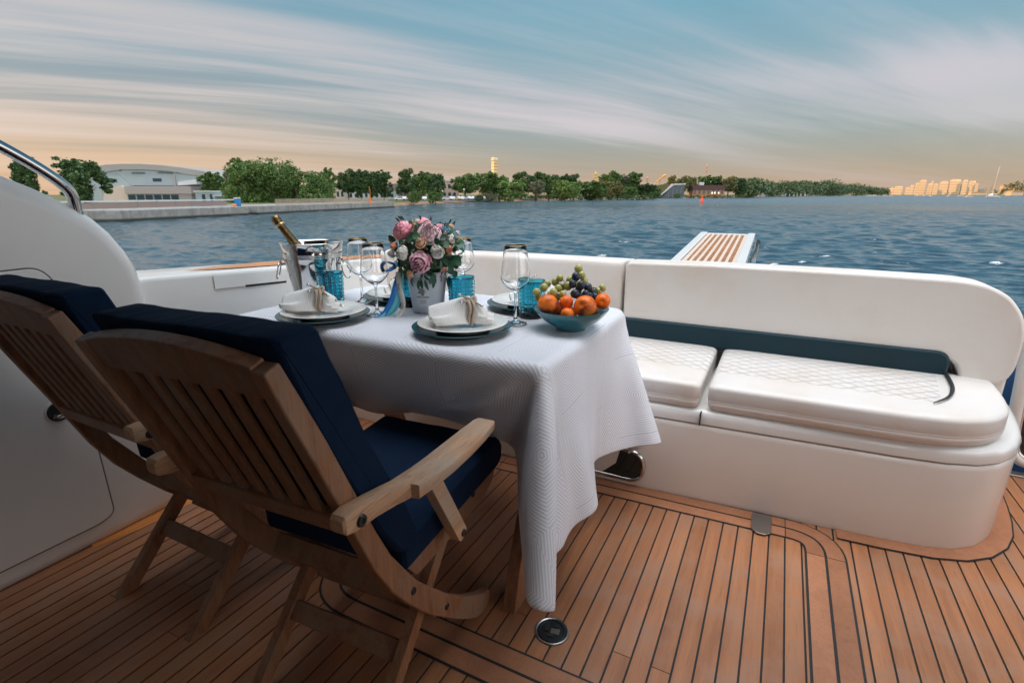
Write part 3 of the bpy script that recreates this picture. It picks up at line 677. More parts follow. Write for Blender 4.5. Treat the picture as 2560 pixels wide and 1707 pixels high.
cons=[con(1,0,0,1,2),con(1,0,1,1,2),con(0,1,0,1,2),con(0,1,1,1,2),con(1,1,0,.35,2),con(1,1,1,.35,2),con(1,-1,0,.35,2),con(1,-1,1,.35,2),
      con(2,0,0,.22,4),con(2,0,1,.22,4),con(2,0,2,.22,4),con(2,0,3,.22,4),con(0,2,0,.22,4),con(0,2,1,.22,4),con(0,2,2,.22,4),con(0,2,3,.22,4)]
dt=1/220
AC=np.zeros_like(P); rs=(exx>0)
AC[...,0]+=rs*(1.1+1.3*np.sin(gv*11.0+.6)); AC[...,0]+=(rs&(gv>1.64))*.7; AC[...,0]-=(rs&(gv>1.46)&(gv<1.58))*1.6
AC[...,1]-=((exx>0)&(exy<0))*4.6; AC[...,0]+=((exx>0)&(exy<0))*.6; AC[...,1]-=((exx<=0)&(exy<0))*.25
for it in range(330):
    V*=.975; V[...,2]-=9.8*dt; V+=AC*dt; P0=P.copy(); P+=V*dt*Wt
    for k in range(9):
        for c in cons: c()
        # table box
        x,y,z=P[...,0],P[...,1],P[...,2]
        ins=(x>TX0-.004)&(x<TX1+.004)&(y>TY0-.004)&(y<TY1+.004)&(z<top)&(z>TZ-.05)&(~pin)
        if ins.any():
            d4=np.stack([x-(TX0-.004),(TX1+.004)-x,y-(TY0-.004),(TY1+.004)-y,(top-z)],-1); am=d4.argmin(-1)
            P[...,0]=np.where(ins&(am==0),TX0-.004,np.where(ins&(am==1),TX1+.004,P[...,0]))
            P[...,1]=np.where(ins&(am==2),TY0-.004,np.where(ins&(am==3),TY1+.004,P[...,1]))
            P[...,2]=np.where(ins&(am==4),top,P[...,2])
        # chairs' seat cushions push the near hem in
        m1=(((P[...,0]>-1.03)&(P[...,0]<-.605))|((P[...,0]>-1.66)&(P[...,0]<-1.22)))&(P[...,2]<.490)&(P[...,1]<1.19)
        P[...,1]=np.where(m1,np.minimum(P[...,1]+.03,1.19),P[...,1])
        # settee
        m2=(P[...,1]>1.88)&(P[...,2]<.49); P[...,1]=np.where(m2,1.88,P[...,1])
        P[...,2]=np.maximum(P[...,2],.012)
    V=(P-P0)/dt
    sp=np.linalg.norm(V,axis=-1,keepdims=True); V*=np.minimum(1,2.5/(sp+1e-9))
idx=np.arange(nx*ny).reshape(nx,ny)
fs=[]; KC=5
for i in range(nx-1):
    for j in range(ny-1):
        a=nx-2-i+j
        if a<KC-1: continue
        if a==KC-1: fs.append((int(idx[i,j]),int(idx[i+1,j+1]),int(idx[i,j+1]))); continue
        fs.append((int(idx[i,j]),int(idx[i+1,j]),int(idx[i+1,j+1]),int(idx[i,j+1])))
me=bpy.data.meshes.new('tablecloth'); me.from_pydata(P.reshape(-1,3).tolist(),[],fs); me.update()
uvl=me.uv_layers.new(name='UVMap'); li=np.zeros(len(me.loops),dtype=np.int32); me.loops.foreach_get('vertex_index',li)
uvs=np.stack([gu.reshape(-1)[li],gv.reshape(-1)[li]],-1); uvl.data.foreach_set('uv',uvs.astype(np.float32).ravel())
me.materials.append(cloth_m); me.polygons.foreach_set('use_smooth',[True]*len(me.polygons))
bm=bmesh.new(); bm.from_mesh(me); bmesh.ops.delete(bm,geom=[v for v in bm.verts if not v.link_faces],context='VERTS'); bm.to_mesh(me); bm.free()
cl_=bpy.data.objects.new('tablecloth',me); col.objects.link(cl_)
so=cl_.modifiers.new('s','SOLIDIFY'); so.thickness=.0016; so.offset=0
su=cl_.modifiers.new('u','SUBSURF'); su.levels=1; su.render_levels=1
tag(cl_,'white jacquard tablecloth with nested hexagon weave hanging in folds over the table','tablecloth')
TT=top+.002
# ------------------------------------------------------------------ chairs
def chair(origin,yaw,label,left_rear=.07):
    c=thing('folding_chair',(origin[0],origin[1],0),label,'chair','teak folding armchairs with navy cushions',yaw)
    K=dict(parent=c,local=True)
    post=[(-.012,.922),(.012,.860),(.039,.796),(.072,.716),(.106,.634),(.134,.562),(.168,.477),(.212,.392),(.264,.318),(.328,.237),(.394,.168),(.455,.108),(.515,.054),(.560,.018),(.600,.0),(.640,.004),(.655,.024),(.645,.046),(.597,.070),(.515,.128),(.427,.208),(.347,.296),(.300,.350),(.259,.412),(.218,.476),(.180,.556),(.150,.629),(.118,.705),(.085,.784),(.050,.860),(.016,.932)]
    for s in (-1,1):
        m=MB(); m.prism(post,0,s*.1845,s*.2125) if s>0 else m.prism(post,0,-.2125,-.1845)
        p=m.build('side_post',chw,bevel=.004,seg=3,**K)
        for (y,z) in ((.280,.341),(.408,.190)):
            sc=MB(); q=MB(); q.lathe([(.0,.0016),(.0035,.0016),(.004,.003),(.0075,.003),(.0085,.0)],18); MM=Matrix.Translation((s*.2125,y,z))@Matrix.Rotation(R(90*s),4,'Y'); sc.add([MM@Vector(v) for v in q.v],q.f); sc.build('screw',dkmetal,parent=p,local=True,smooth=False)
    ex=Vector((1,0,0)); es=Vector((0,.366,-.9306)).normalized(); en=Vector((0,.9306,.366)).normalized(); og=Vector((0,-.012,.922))
    Mb=Matrix(((1,0,0,0),(0,es.y,en.y,og.y),(0,es.z,en.z,og.z),(0,0,0,1)))
    def bk(mm): mm.v=[tuple(Mb@Vector(v)) for v in mm.v]; return mm
    arch=[(x,-.004-.020*(1-(x/.18)**2)) for x in np.linspace(-.1845,.1845,17)]
    m=MB(); m.prism([(a,b) for a,b in arch]+[(.1845,.054),(.0,.050),(-.1845,.054)],2,.004,.030); bk(m).build('crest_rail',chw_a if False else chw,bevel=.003,seg=2,ang=50,**K)
    m=MB(); m.box((-.1845,.333,.004),(.1845,.378,.028)); bk(m).build('lower_rail',chw,bevel=.003,**K)
    for i in range(7):
        x=-.1515+i*.0462
        m=MB(); m.box((x,.047,.011),(x+.0245,.336,.0205)); bk(m).build('back_slat',chw,bevel=.002,**K)
    # seat frame
    for s in (-1,1):
        m=MB(); pol=rpoly([(.298,.378),(.338,.324),(.52,.318),(.66,.322),(.735,.345),(.752,.380),(.735,.402),(.5,.388)],[.004,.01,.05,.05,.03,.02,.015,.1],4)
        a,b=(.156,.182) if s>0 else (-.182,-.156); m.prism(pol,0,a,b); m.build('seat_rail',chw,bevel=.003,**K)
        for (y,z) in ((.612,.372),(.500,.372)):
            sc=MB(); q=MB(); q.lathe([(.0,.0016),(.0035,.0016),(.004,.003),(.0075,.003),(.0085,.0)],18); MM=Matrix.Translation((s*.182,y,z))@Matrix.Rotation(R(90*s),4,'Y'); sc.add([MM@Vector(v) for v in q.v],q.f); sc.build('screw',dkmetal,**K)
    m=MB()
    for i in range(6): m.box((-.156,.33+i*.068,.366),(.156,.38+i*.068,.380))
    m.build('seat_slats',chw,bevel=.002,**K)
    for (y,z,h) in ((.290,.335,.05),(.412,.178,.055)):
        m=MB(); m.bar((-.1845,y,z),(.1845,y,z),.022,h,(0,.55,.83)); m.build('stretcher',chw,bevel=.003,**K)
    # crossing legs
    for s in (-1,1):
        x=s*.168; a=Vector((x,.150,0)); b=Vector((x,.515,.385))
        m=MB(); dv=(b-a).normalized(); nn=Vector((0,-dv.z,dv.y)); w=.019
        pol=[(a.y-.026,0),(a.y+.026,0)]+[((b+nn*-w).y,(b+nn*-w).z),((b+nn*w).y,(b+nn*w).z)]
        m.prism(rpoly(pol,[.003,.003,.015,.015],4),0,x-.012,x+.012); m.build('leg',chw,bevel=.003,**K)
    m=MB(); m.bar((-.156,.288,.146),(.156,.288,.146),.020,.046,(0,.69,.72)); m.build('leg_brace',chw,bevel=.003,**K)
    # arms
    for s in (-1,1):
        S_=[(.070,.2140,.2405,.653,.634),(.075,.2135,.2435,.660,.626),(.095,.2135,.2445,.662,.620),(.15,.2135,.2445,.652,.614),(.20,.213,.247,.641,.606),(.236,.212,.2545,.6325,.602),(.2395,.2115,.2705,.632,.602),(.27,.2105,.2735,.628,.601),(.30,.210,.274,.624,.598),(.36,.207,.275,.618,.594),(.44,.205,.274,.614,.592),(.52,.206,.271,.6125,.592),(.575,.209,.266,.6125,.5935),(.590,.213,.260,.6115,.5955)]
        if s<0 and left_rear>.1: S_=[(left_rear,.2135,.2445,.655,.616)]+[q_ for q_ in S_ if q_[0]>left_rear+.005]
        rings=[]
        for y,xa,xb,zt_,zb in S_:
            r=rpoly([(xa,zb),(xb,zb),(xb,zt_),(xa,zt_)],.004,2); rings.append([(s*p[0],y,p[1]) for p in r])
        m=MB(); m.loft(rings if s<0 else [r for r in rings])
        if s>0: m.f=[f[::-1] for f in m.f]
        ar=m.build('armrest',chw_a,parent=c,local=True,autos=28)
        q=MB(); q.lathe([(.0,.002),(.004,.002),(.005,.0045),(.010,.0045),(.0115,.0)],22); MM=Matrix.Translation((s*.2445,.108 if not (s<0 and left_rear>.1) else left_rear+.03,.634))@Matrix.Rotation(R(90*s),4,'Y')
        mm=MB(); mm.add([MM@Vector(v) for v in q.v],q.f); mm.build('pivot_bolt',dkmetal,parent=ar,local=True)
        m=MB(); x=s*.2275; a=Vector((x,.335,.590)); b=Vector((x,.455,.365)); dv=(b-a).normalized(); nn=Vector((0,dv.z,-dv.y)); w=.019
        pol=[((a+nn*w).y,(a+nn*w).z),((a-nn*w).y,(a-nn*w).z),((b-nn*w).y,(b-nn*w).z),((b+nn*w).y,(b+nn*w).z)]
        m.prism(rpoly(pol,[.002,.002,.014,.014],4),0,x-.0135,x+.0135); st_=m.build('arm_support',chw_a,bevel=.003,**K)
        mm=MB(); MM=Matrix.Translation((s*.241,.450,.378))@Matrix.Rotation(R(90*s),4,'Y'); mm.add([MM@Vector(v*.8) for v in map(Vector,q.v)],q.f); mm.build('pivot_bolt',dkmetal,parent=st_,local=True)
    # cushions
    def puff(name,pol,hw,bev):
        pol=rpoly(pol,.012,3); xs=[-hw,-hw+.004,-hw+.012]+list(np.linspace(-hw+.05,hw-.05,13))+[hw-.012,hw-.004,hw]
        cy=sum(p[0] for p in pol)/len(pol); cz=sum(p[1] for p in pol)/len(pol)
        rings=[]
        for x in xs:
            ed=hw-abs(x); o=-.008*max(0,1-ed/.012)**2
            rings.append([(x,p[0]+0,p[1]) for p in [ (q[0],q[1]+(.0014*math.sin(x*23+.5)+.0006*math.sin(x*71+1))*(1 if q[1]>cz else .3)*(1 if ed>.02 else 0)) for q in offs(pol,o,True)]])
        m=MB(); m.loft(rings); m.f=[f[::-1] for f in m.f]
        return m.build(name,navy,parent=c,local=True,autos=40)
    bc=puff('back_cushion',[(.012,.964),(.055,.845),(.10,.738),(.155,.625),(.200,.535),(.250,.455),(.290,.428),(.325,.446),(.285,.548),(.235,.645),(.19,.735),(.135,.87),(.098,.966)],.208,.01)
    puff('seat_cushion',[(.275,.383),(.735,.394),(.764,.410),(.768,.455),(.745,.484),(.50,.474),(.29,.458),(.272,.44)],.200,.01)
    # piping
    for s in (-1,1):
        m=MB(); m.tube([(s*.2045,.092,.950),(s*.2055,.134,.862),(s*.2055,.184,.733),(s*.2055,.230,.643),(s*.2055,.279,.547),(s*.2045,.316,.456)],.0022,6); m.build('piping',navy,parent=bc,local=True,smooth=True)
    for zz in (.447,):
        m=MB(); m.tube([(.1985,.285,.430),(.1985,.5,.442),(.1985,.745,.450)],.0018,6); m.build('seat_piping',navy,**K)
    return c
chair((-.793,.409),R(4.0),'teak armchair with navy cushion nearer the camera, to the right of its twin')
chair((-1.447,.447),R(0.8),'teak armchair with navy cushion next to the white side wall',left_rear=.128)
# ------------------------------------------------------------------ tableware
RT=Vector((math.cos(R(YAW)),math.sin(R(YAW)),0)); FW=Vector((-math.sin(R(YAW)),math.cos(R(YAW)),0))
def M_at(x,y,z,rz=0): return Matrix.Translation((x,y,z))@Matrix.Rotation(rz,4,'Z')
def napkin(parent,M,rolled):
    m=MB(); nu_,nv_=24,30
    def lobe(L,W,Hh,sgn,wave,ph,twist=0):
        vs=[]
        for i in range(nu_+1):
            uu=i/nu_
            for j in range(nv_+1):
                vv=-1+2*j/nv_
                w=.014+W*uu**.75
                x=-.002-uu*L*(1-.10*vv*vv); y=vv*w*(1-.12*uu)
                hh=Hh*(1-.55*uu**1.3); z=.006+hh*(.5+.5*math.cos(min(1,abs(vv))**1.3*math.pi*.97))+wave*uu*math.sin(vv*5.2+ph)*(.5+.5*uu)
                if vv<-.55:
                    t=(-vv-.55)/.45; y+=.020*t*t*uu; z+=.016*math.sin(t*math.pi)*uu
                z=max(z,.003)
                vs.append(M@Vector((sgn*x,y,z)))
        fs_=[]
        for i in range(nu_):
            for j in range(nv_):
                a=i*(nv_+1)+j; fs_.append((a,a+1,a+nv_+2,a+nv_+1) if sgn>0 else (a,a+nv_+1,a+nv_+2,a+1))
        m.add(vs,fs_)
    lobe(.122,.064,.078,1,.013,.4); lobe(.112,.048,.052,1,.010,2.1); lobe(.046,.036,.066,-1,.010,1.0); lobe(.064,.034,.036,-1,.008,2.6)
    o=m.build('cloth',napm,parent,smooth=True); sm=o.modifiers.new('s','SOLIDIFY'); sm.thickness=.0022; sm.offset=0
    rg=MB()
    for dxr in (-.006,.006):
        pts=[M@Vector((dxr+.003*math.sin(3*a),.026*math.cos(a),.036+.034*math.sin(a))) for a in [2*math.pi*k/22 for k in range(22)]]
        rg.tube(pts,.0050,8,closed=True)
    pts=[M@Vector((.016*math.cos(a)*.8,.012*math.sin(a)*math.cos(a)-.004,.073+.008*math.sin(2*a))) for a in [2*math.pi*k/22 for k in range(22)]]
    rg.tube(pts,.0052,8,closed=True); r1=rg.build('ring',ropem,parent,smooth=True)
    k=MB(); ends=[((0,-.004,.075),(-.030,-.010,.089)),((0,-.006,.071),(-.026,-.018,.071)),((.004,-.004,.073),(.030,-.016,.057))]
    for a,b in ends: k.tube([M@Vector(a),M@Vector(b)],.0028,8)
    k.build('cord_end',ropem,r1,smooth=True)
    for a,b in ends:
        k=MB(); A=Vector(a);B=Vector(b); d=(B-A).normalized(); k.tube([M@(B-d*.004),M@(B+d*.006)],.0036,8); k.build('metal_tip',chrome,r1,smooth=True)
nap_l=['folded white napkin with leather ring on the plate nearest the camera','folded white napkin with leather ring on the plate before the ice bucket','folded white napkin on the plate left of the flower pot','folded white napkin on the plate behind the right wine glass']
ch_l=['teal charger nearest the camera at the front right of the table','teal charger at the front left, before the ice bucket','teal charger at the back, left of the flower pot','teal charger at the back right behind the blue tumbler']
pl_l=['white dinner plate nearest the camera at the front right','white dinner plate at the front left, before the ice bucket','white dinner plate at the back, left of the flower pot','white dinner plate at the back right behind the blue tumbler']
PL=[((-.812,1.243),8),((-1.303,1.172),-2),((-1.285,1.548),-150),((-.786,1.640),-165)]
for i,((x,y),rot) in enumerate(PL):
    z=TT
    m=MB(); m.lathe([(.0,.003),(.085,.003),(.088,.0),(.092,.0),(.096,.005),(.125,.012),(.1465,.0195),(.1475,.0215),(.146,.0225),(.124,.016),(.098,.0095),(.090,.008),(.0,.008)],72,(x,y,z)); o=m.build('charger_plate',cer_t,autos=60); tag(o,ch_l[i],'plate','teal charger plates')
    z2=z+.0085
    m=MB(); m.lathe([(.0,.003),(.068,.003),(.070,.0),(.074,.0),(.078,.006),(.100,.014),(.1325,.0235),(.1335,.0250),(.1315,.0262),(.100,.0185),(.082,.013),(.074,.0095),(.0,.0085)],72,(x+.004,y,z2)); o=m.build('dinner_plate',cer_w,autos=60); tag(o,pl_l[i],'plate','white dinner plates')
    np_=thing('napkin',(x,y,z2+.009),nap_l[i],'napkin','folded napkins')
    r_=R(YAW+rot); off=RT*(.028)-FW*.004 if i==0 else (RT*(-.005) if i==1 else Vector((0,0,0)))
    napkin(np_,M_at(x+off.x,y+off.y,z2+.016 if i<2 else z2+.014,r_),i)
def wine_glass(x,y,label,hh=1.0):
    t=thing('wine_glass',(x,y,TT),label,'wine glass','gold rimmed wine glasses')
    k=hh
    outer=[(.0,.0),(.036,.0),(.0372,.0012),(.036,.0022),(.020,.0048),(.009,.010),(.0052,.020),(.0040,.045),(.0038,.075),(.0046,.096),(.010,.103),(.026,.113),(.0405,.128),(.0462,.139),(.0455,.150),(.0415,.185),(.0365,.220),(.0338,.2385)]
    inner=[(.0328,.2385),(.0355,.220),(.0405,.185),(.0445,.150),(.0450,.140),(.0390,.1295),(.025,.1155),(.011,.1075),(.0,.1055)]
    m=MB(); m.lathe([(r,z*k) for r,z in outer+inner],56,(x,y,TT)); m.build('bowl',glass,t,smooth=True)
    m=MB(); m.lathe([(.0326,.2385*k),(.0327,.2391*k),(.0334,.2394*k),(.0340,.2391*k),(.0341,.2385*k)],56,(x,y,TT),closed=True); m.build('gold_rim',gold,t,smooth=False,autos=60)
wine_glass(-1.384,1.436,'gold rimmed wine glass beside the ice bucket')
wine_glass(-1.194,1.305,'gold rimmed wine glass between ice bucket and bouquet, in front')
wine_glass(-1.092,1.690,'gold rimmed wine glass at the back, right of the bouquet',.97)
wine_glass(-.715,1.402,'gold rimmed wine glass in front of the tall blue tumbler',1.03)
def tumbler_proto():
    n=126; zs=np.linspace(.0,.122,78); m=MB(); vs=[];fs=[]
    def rad(z,a):
        base=.0405+.005*z/.122
        if z<.014 or z>.112: return base+.0006
        fz=abs(math.sin(math.pi*(z-.014)/.0122)); fa=abs(math.sin(a*9))
        return base-.0014+.0040*min(1,min(fz,fa)*1.7)**.8
    prof=[]
    for z in zs:
        for k in range(n):
            a=2*math.pi*k/n; r=rad(z,a); vs.append((r*math.cos(a),r*math.sin(a),z))
    m0=len(zs)
    for z in [.122,.110,.08,.05,.03,.016,.013]:
        for k in range(n):
            a=2*math.pi*k/n; r=(.0405+.005*z/.122)-(.0022 if z<.121 else .0012)-(.012 if z==.013 else 0); vs.append((r*math.cos(a),r*math.sin(a),z))
    m1=m0+7
    for i in range(m1-1):
        for k in range(n): fs.append((i*n+k,i*n+(k+1)%n,(i+1)*n+(k+1)%n,(i+1)*n+k))
    fs.append(tuple(range(n-1,-1,-1))); fs.append(tuple((m1-1)*n+k for k in range(n)))
    m.add(vs,fs); return m
TA=(-1.450,1.350); TB=(-.965,1.480); TC=(-.712,1.515)
tm=tumbler_proto()
first=None
for (x,y,l) in ((TA[0],TA[1],'blue hobnail tumbler in front of the ice bucket'),(TB[0],TB[1],'blue hobnail tumbler right of the flower pot'),(TC[0],TC[1],'blue hobnail tumbler between wine glass and fruit bowl'),(-1.185,1.475,'blue hobnail tumbler half hidden behind the ribbons')):
    if first is None: first=tm.build('tumbler',blueg,smooth=True); o=first
    else: o=first.copy(); col.objects.link(o)
    o.location=(x,y,TT); tag(o,l,'tumbler','blue hobnail tumblers')
# ice bucket and bottle
bx,by=-1.600,1.415
bk_=thing('ice_bucket',(bx,by,TT),'shiny steel ice bucket with ring handles at the back left','ice bucket')
prof=[(.0,.0),(.072,.0),(.0765,.004),(.080,.02),(.0905,.08),(.1015,.14),(.1055,.160),(.1070,.162),(.1072,.1645),(.1065,.167),(.1085,.169),(.1087,.1715),(.108,.174),(.110,.176),(.1102,.1785),(.1095,.181),(.1135,.212),(.1155,.214),(.1165,.2165),(.1155,.219),(.1130,.2185),(.1100,.2120),(.1040,.160),(.089,.08),(.078,.01),(.0,.008)]
m=MB(); m.lathe(prof,80,(bx,by,TT)); m.build('pail',chrome,bk_,smooth=True)
for s in (-1,1):
    ang=R(YAW+ (180+14 if s<0 else -5)); cx,cy=bx+.104*math.cos(ang),by+.104*math.sin(ang); zc=TT+.150
    q=MB(); q.tube([(cx-.004*math.cos(ang),cy-.004*math.sin(ang),zc+.014),(cx+.010*math.cos(ang),cy+.010*math.sin(ang),zc+.006),(cx+.016*math.cos(ang),cy+.016*math.sin(ang),zc-.006),(cx+.008*math.cos(ang),cy+.008*math.sin(ang),zc-.014),(cx-.004*math.cos(ang),cy-.004*math.sin(ang),zc-.012)],.0042,8); lug=q.build('handle_lug',chrome,bk_,smooth=True)
    q=MB(); tx,ty=-math.sin(ang),math.cos(ang); rr_=.033
    pts=[(cx+.016*math.cos(ang)+.008*math.cos(ang)*(1-math.cos(a)) +tx*rr_*math.sin(a),cy+.016*math.sin(ang)+.008*math.sin(ang)*(1-math.cos(a))+ty*rr_*math.sin(a),zc-.003-rr_+rr_*math.cos(a)) for a in [2*math.pi*k/32 for k in range(32)]]
    q.tube(pts,.0026,8,closed=True); q.build('ring_handle',chrome,bk_,smooth=True)
bt=thing('champagne_bottle',(-1.57,1.40,TT+.02),'champagne bottle with gold foil neck leaning in the ice bucket','bottle')
tip=Vector((-1.688,1.345,TT+.2965)); foot=Vector((-1.560,1.425,TT+.06)); ax_=(tip-foot).normalized(); Lb=(tip-foot).length
Mq=Matrix.Translation(foot)@ax_.to_track_quat('Z','Y').to_matrix().to_4x4()
def lat2(prof,name,mt,par,smooth=True,n=36):
    q=MB(); q.lathe(prof,n); q.v=[tuple(Mq@Vector(v)) for v in q.v]; return q.build(name,mt,par,smooth=smooth)
lat2([(.0,.0),(.036,.0),(.040,.006),(.040,.09),(.034,.125),(.024,.155),(.019,.17)],'glass_body',bottleg,bt)
lat2([(.0245,.150),(.0205,.168),(.0170,.195),(.0150,.225),(.0145,.250),(.0148,.262),(.0158,.266),(.0160,.272),(.0168,.276),(.0170,.290),(.0150,.300),(.0,.303)],'foil',foil,bt)
lat2([(.0166,.262),(.0176,.264),(.0176,.267),(.0166,.269)],'wire_cage',gold,bt)
# fruit bowl
fx,fy=-.538,1.425
fb=MB(); fb.lathe([(.0,.002),(.040,.002),(.043,.0),(.0455,.001),(.047,.007),(.062,.016),(.085,.031),(.103,.050),(.1125,.0635),(.1130,.0655),(.1110,.0655),(.1005,.0505),(.083,.034),(.060,.020),(.04,.013),(.0,.012)],80,(fx,fy,TT)); o=fb.build('fruit_bowl',bowl_m,autos=60); tag(o,'teal blue bowl full of fruit at the right end of the table','bowl')
def fpos(px,py,dd): 
    p=Vector((fx,fy,0))+RT*((px-1427)*.00125*(1+dd*.6))+FW*dd; p.z=.8205+(772-py)*.00127*(1+dd*.6)+dd*-.03; return p
def peach(name,px,py,dd,r,m,label,grp,rot):
    q=MB(); nu2,nv2=40,26; vs=[];fs_=[]
    for j in range(nv2+1):
        th=math.pi*j/nv2
        for i in range(nu2):
            ph=2*math.pi*i/nu2; cr=math.exp(-((((ph+math.pi)%(2*math.pi))-math.pi)/.22)**2)*.055*math.sin(th); dm=.22*math.exp(-(th/.30)**2)
            rr2=r*(1-cr-dm*.8)*(1-.05*math.cos(th)**2); vs.append(Vector((rr2*math.sin(th)*math.cos(ph),rr2*math.sin(th)*math.sin(ph),rr2*math.cos(th))))
    for j in range(nv2):
        for i in range(nu2): fs_.append((j*nu2+i,(j+1)*nu2+i,(j+1)*nu2+(i+1)%nu2,j*nu2+(i+1)%nu2))
    q.add(vs,fs_); o=q.build(name,m,smooth=True); o.location=fpos(px,py,dd); o.rotation_euler=rot; tag(o,label,'peach' if name=='peach' else 'apricot',grp); return o
peach('peach',1367,756,-.035,.0300,peachm,'red peach at the left of the fruit bowl','peaches in the bowl',(R(20),R(-10),R(210)))
peach('peach',1456,761,-.045,.0330,peachm,'large half yellow peach at the front of the fruit bowl','peaches in the bowl',(R(62),R(42),R(-20)))
peach('apricot',1413,754,-.025,.0205,aprm,'orange apricot between the two peaches','apricots in the bowl',(R(30),R(70),R(160)))
peach('apricot',1501,753,-.015,.0235,aprm,'orange apricot at the right edge of the fruit bowl','apricots in the bowl',(R(80),R(20),R(10)))
peach('apricot',1412,776,-.062,.0190,aprm,'red apricot low at the front rim of the bowl','apricots in the bowl',(R(10),R(0),R(120)))
peach('apricot',1425,790,.03,.0260,aprm,'apricot buried under the grapes','apricots in the bowl',(0,0,0))
peach('peach',1390,780,.04,.0290,peachm,'peach buried under the green grapes','peaches in the bowl',(0,0,1))
peach('peach',1475,782,.04,.0290,peachm,'peach buried under the black grapes','peaches in the bowl',(0,0,2))
def grapes(label,m,pts,grp,stalks):
    t=thing('grape_bunch',fpos(*pts[0]),label,'grapes',grp)
    for k,(a,b,c_) in enumerate(pts):
        q=MB(); rr3=.0124*random.uniform(.9,1.08); q.sphere(fpos(a,b,c_),rr3,20,14,(1,1,random.uniform(1.02,1.16))); q.build('grape',m,t,smooth=True)
    for st in stalks:
        q=MB(); q.tube([fpos(*s_) for s_ in st],.0011,6); q.build('stalk',stemm,t,smooth=True)
grapes('green grapes heaped over the left side of the bowl',grape_g,[(1345,736,.02),(1364,727,.035),(1384,734,.0),(1397,727,.02),(1406,738,-.005),(1402,706,.04),(1392,716,.05),(1374,722,.06),(1421,723,.03),(1427,712,.05),(1448,688,.07),(1455,702,.06),(1442,722,.06),(1462,716,.06),(1503,728,.03),(1494,736,.03),(1436,742,.03),(1410,728,.05),(1380,745,.03),(1395,750,.03),(1350,750,.03)],'grapes in the bowl',[[(1402,706,.04),(1414,714,.03),(1408,722,.03)],[(1374,722,.05),(1392,716,.03),(1402,717,.02),(1410,724,.02)],[(1503,728,.03),(1490,733,.0),(1484,722,.0),(1478,724,.0)]])
grapes('black grapes heaped on top of the bowl',grape_b,[(1438,700,.02),(1429.5,715,.005),(1449.5,717,.0),(1467,724,.01),(1435,736,-.01),(1461,738,-.005),(1478,736,.01),(1446,729,.02),(1470,744,.0),(1484,745,.0),(1448,745,.0)],'grapes in the bowl',[[(1424,714,.0),(1419,707,.0),(1426,698,.0)],[(1419,707,.0),(1416,702,.0)],[(1438,708,.01),(1448,724,.01),(1463,728,.01),(1480,722,.0),(1489,731,.0)]])
# flower pot
px_,py_=-1.074,1.432
pt=thing('flower_pot',(px_,py_,TT),'white paper flower pot with black printed logo','flower pot')
def potr(z): return .0530+(.0700-.0530)*z/.142
m=MB(); m.lathe([(.0,.001),(.051,.001),(.053,.003),(potr(.05),.05),(potr(.1),.1),(.0695,.140),(.0700,.142),(.0680,.142),(.066,.13),(.05,.02),(.0,.02)],64,(px_,py_,TT)); m.build('pot',potm,pt,autos=50)
TH0=R(-70)
def wrap(o,zc,thc,lift=.0004):
    me=o.data
    for v in me.vertices:
        z=zc+v.co.y; r=potr(z)+lift+v.co.z; a=thc+v.co.x/potr(z); v.co=Vector((px_+r*math.cos(a),py_+r*math.sin(a),TT+z))
def text_mesh(s,size,name,ext=.0002,res=3,xs=1.0):
    cu=bpy.data.curves.new(name,'FONT'); cu.body=s; cu.size=size; cu.align_x='CENTER'; cu.extrude=ext; cu.resolution_u=res
    tmp=bpy.data.objects.new(name,cu); col.objects.link(tmp); bpy.context.view_layer.update()
    dg=bpy.context.evaluated_depsgraph_get(); me=bpy.data.meshes.new_from_object(tmp.evaluated_get(dg)); bpy.data.objects.remove(tmp); bpy.data.curves.remove(cu)
    o=bpy.data.objects.new(name,me); col.objects.link(o); me.materials.clear(); me.materials.append(ink)
    for v in me.vertices: v.co.x*=xs
    return o
def pchild(o,p):
    o.parent=p; o.matrix_parent_inverse=(Matrix.Translation(p.location)@p.rotation_euler.to_matrix().to_4x4()).inverted()
stk=MB(); n_=10; vs=[]
for i in range(n_+1):
    for j in range(2): vs.append((-.0225+.045*i/n_,-.034+.068*j,0))
stk.add(vs,[(2*i,2*i+2,2*i+3,2*i+1) for i in range(n_)]); so_=stk.build('sticker',mat('sticker_paper',Base_Color=(.64,.69,.74),Roughness=.35)); wrap(so_,.060,TH0,.0003); pchild(so_,pt)
o=text_mesh('OMFLOWERS',.0088,'lettering',xs=.86); wrap(o,.0560,TH0,.0008); pchild(o,so_)
for k,(wa,wb) in enumerate(((-.0125,.0115),(-.0095,.0100),(-.0100,.0085),(-.0100,.0105))):     # print too small to read in the picture
    q=MB(); x=wa; r_=random.Random(k)
    while x<wb:
        w_=r_.uniform(.0012,.0034); zc_=.0012 if k else .0008; n_=3
        q.add([(x+w_*i_/n_,zz_,0) for i_ in range(n_+1) for zz_ in (-zc_*.5,zc_*.5)],[(2*i_,2*i_+2,2*i_+3,2*i_+1) for i_ in range(n_)]); x+=w_+.0007
    o=q.build('small_print',ink); wrap(o,.0510-.0044*k,TH0,.0008); pchild(o,so_)
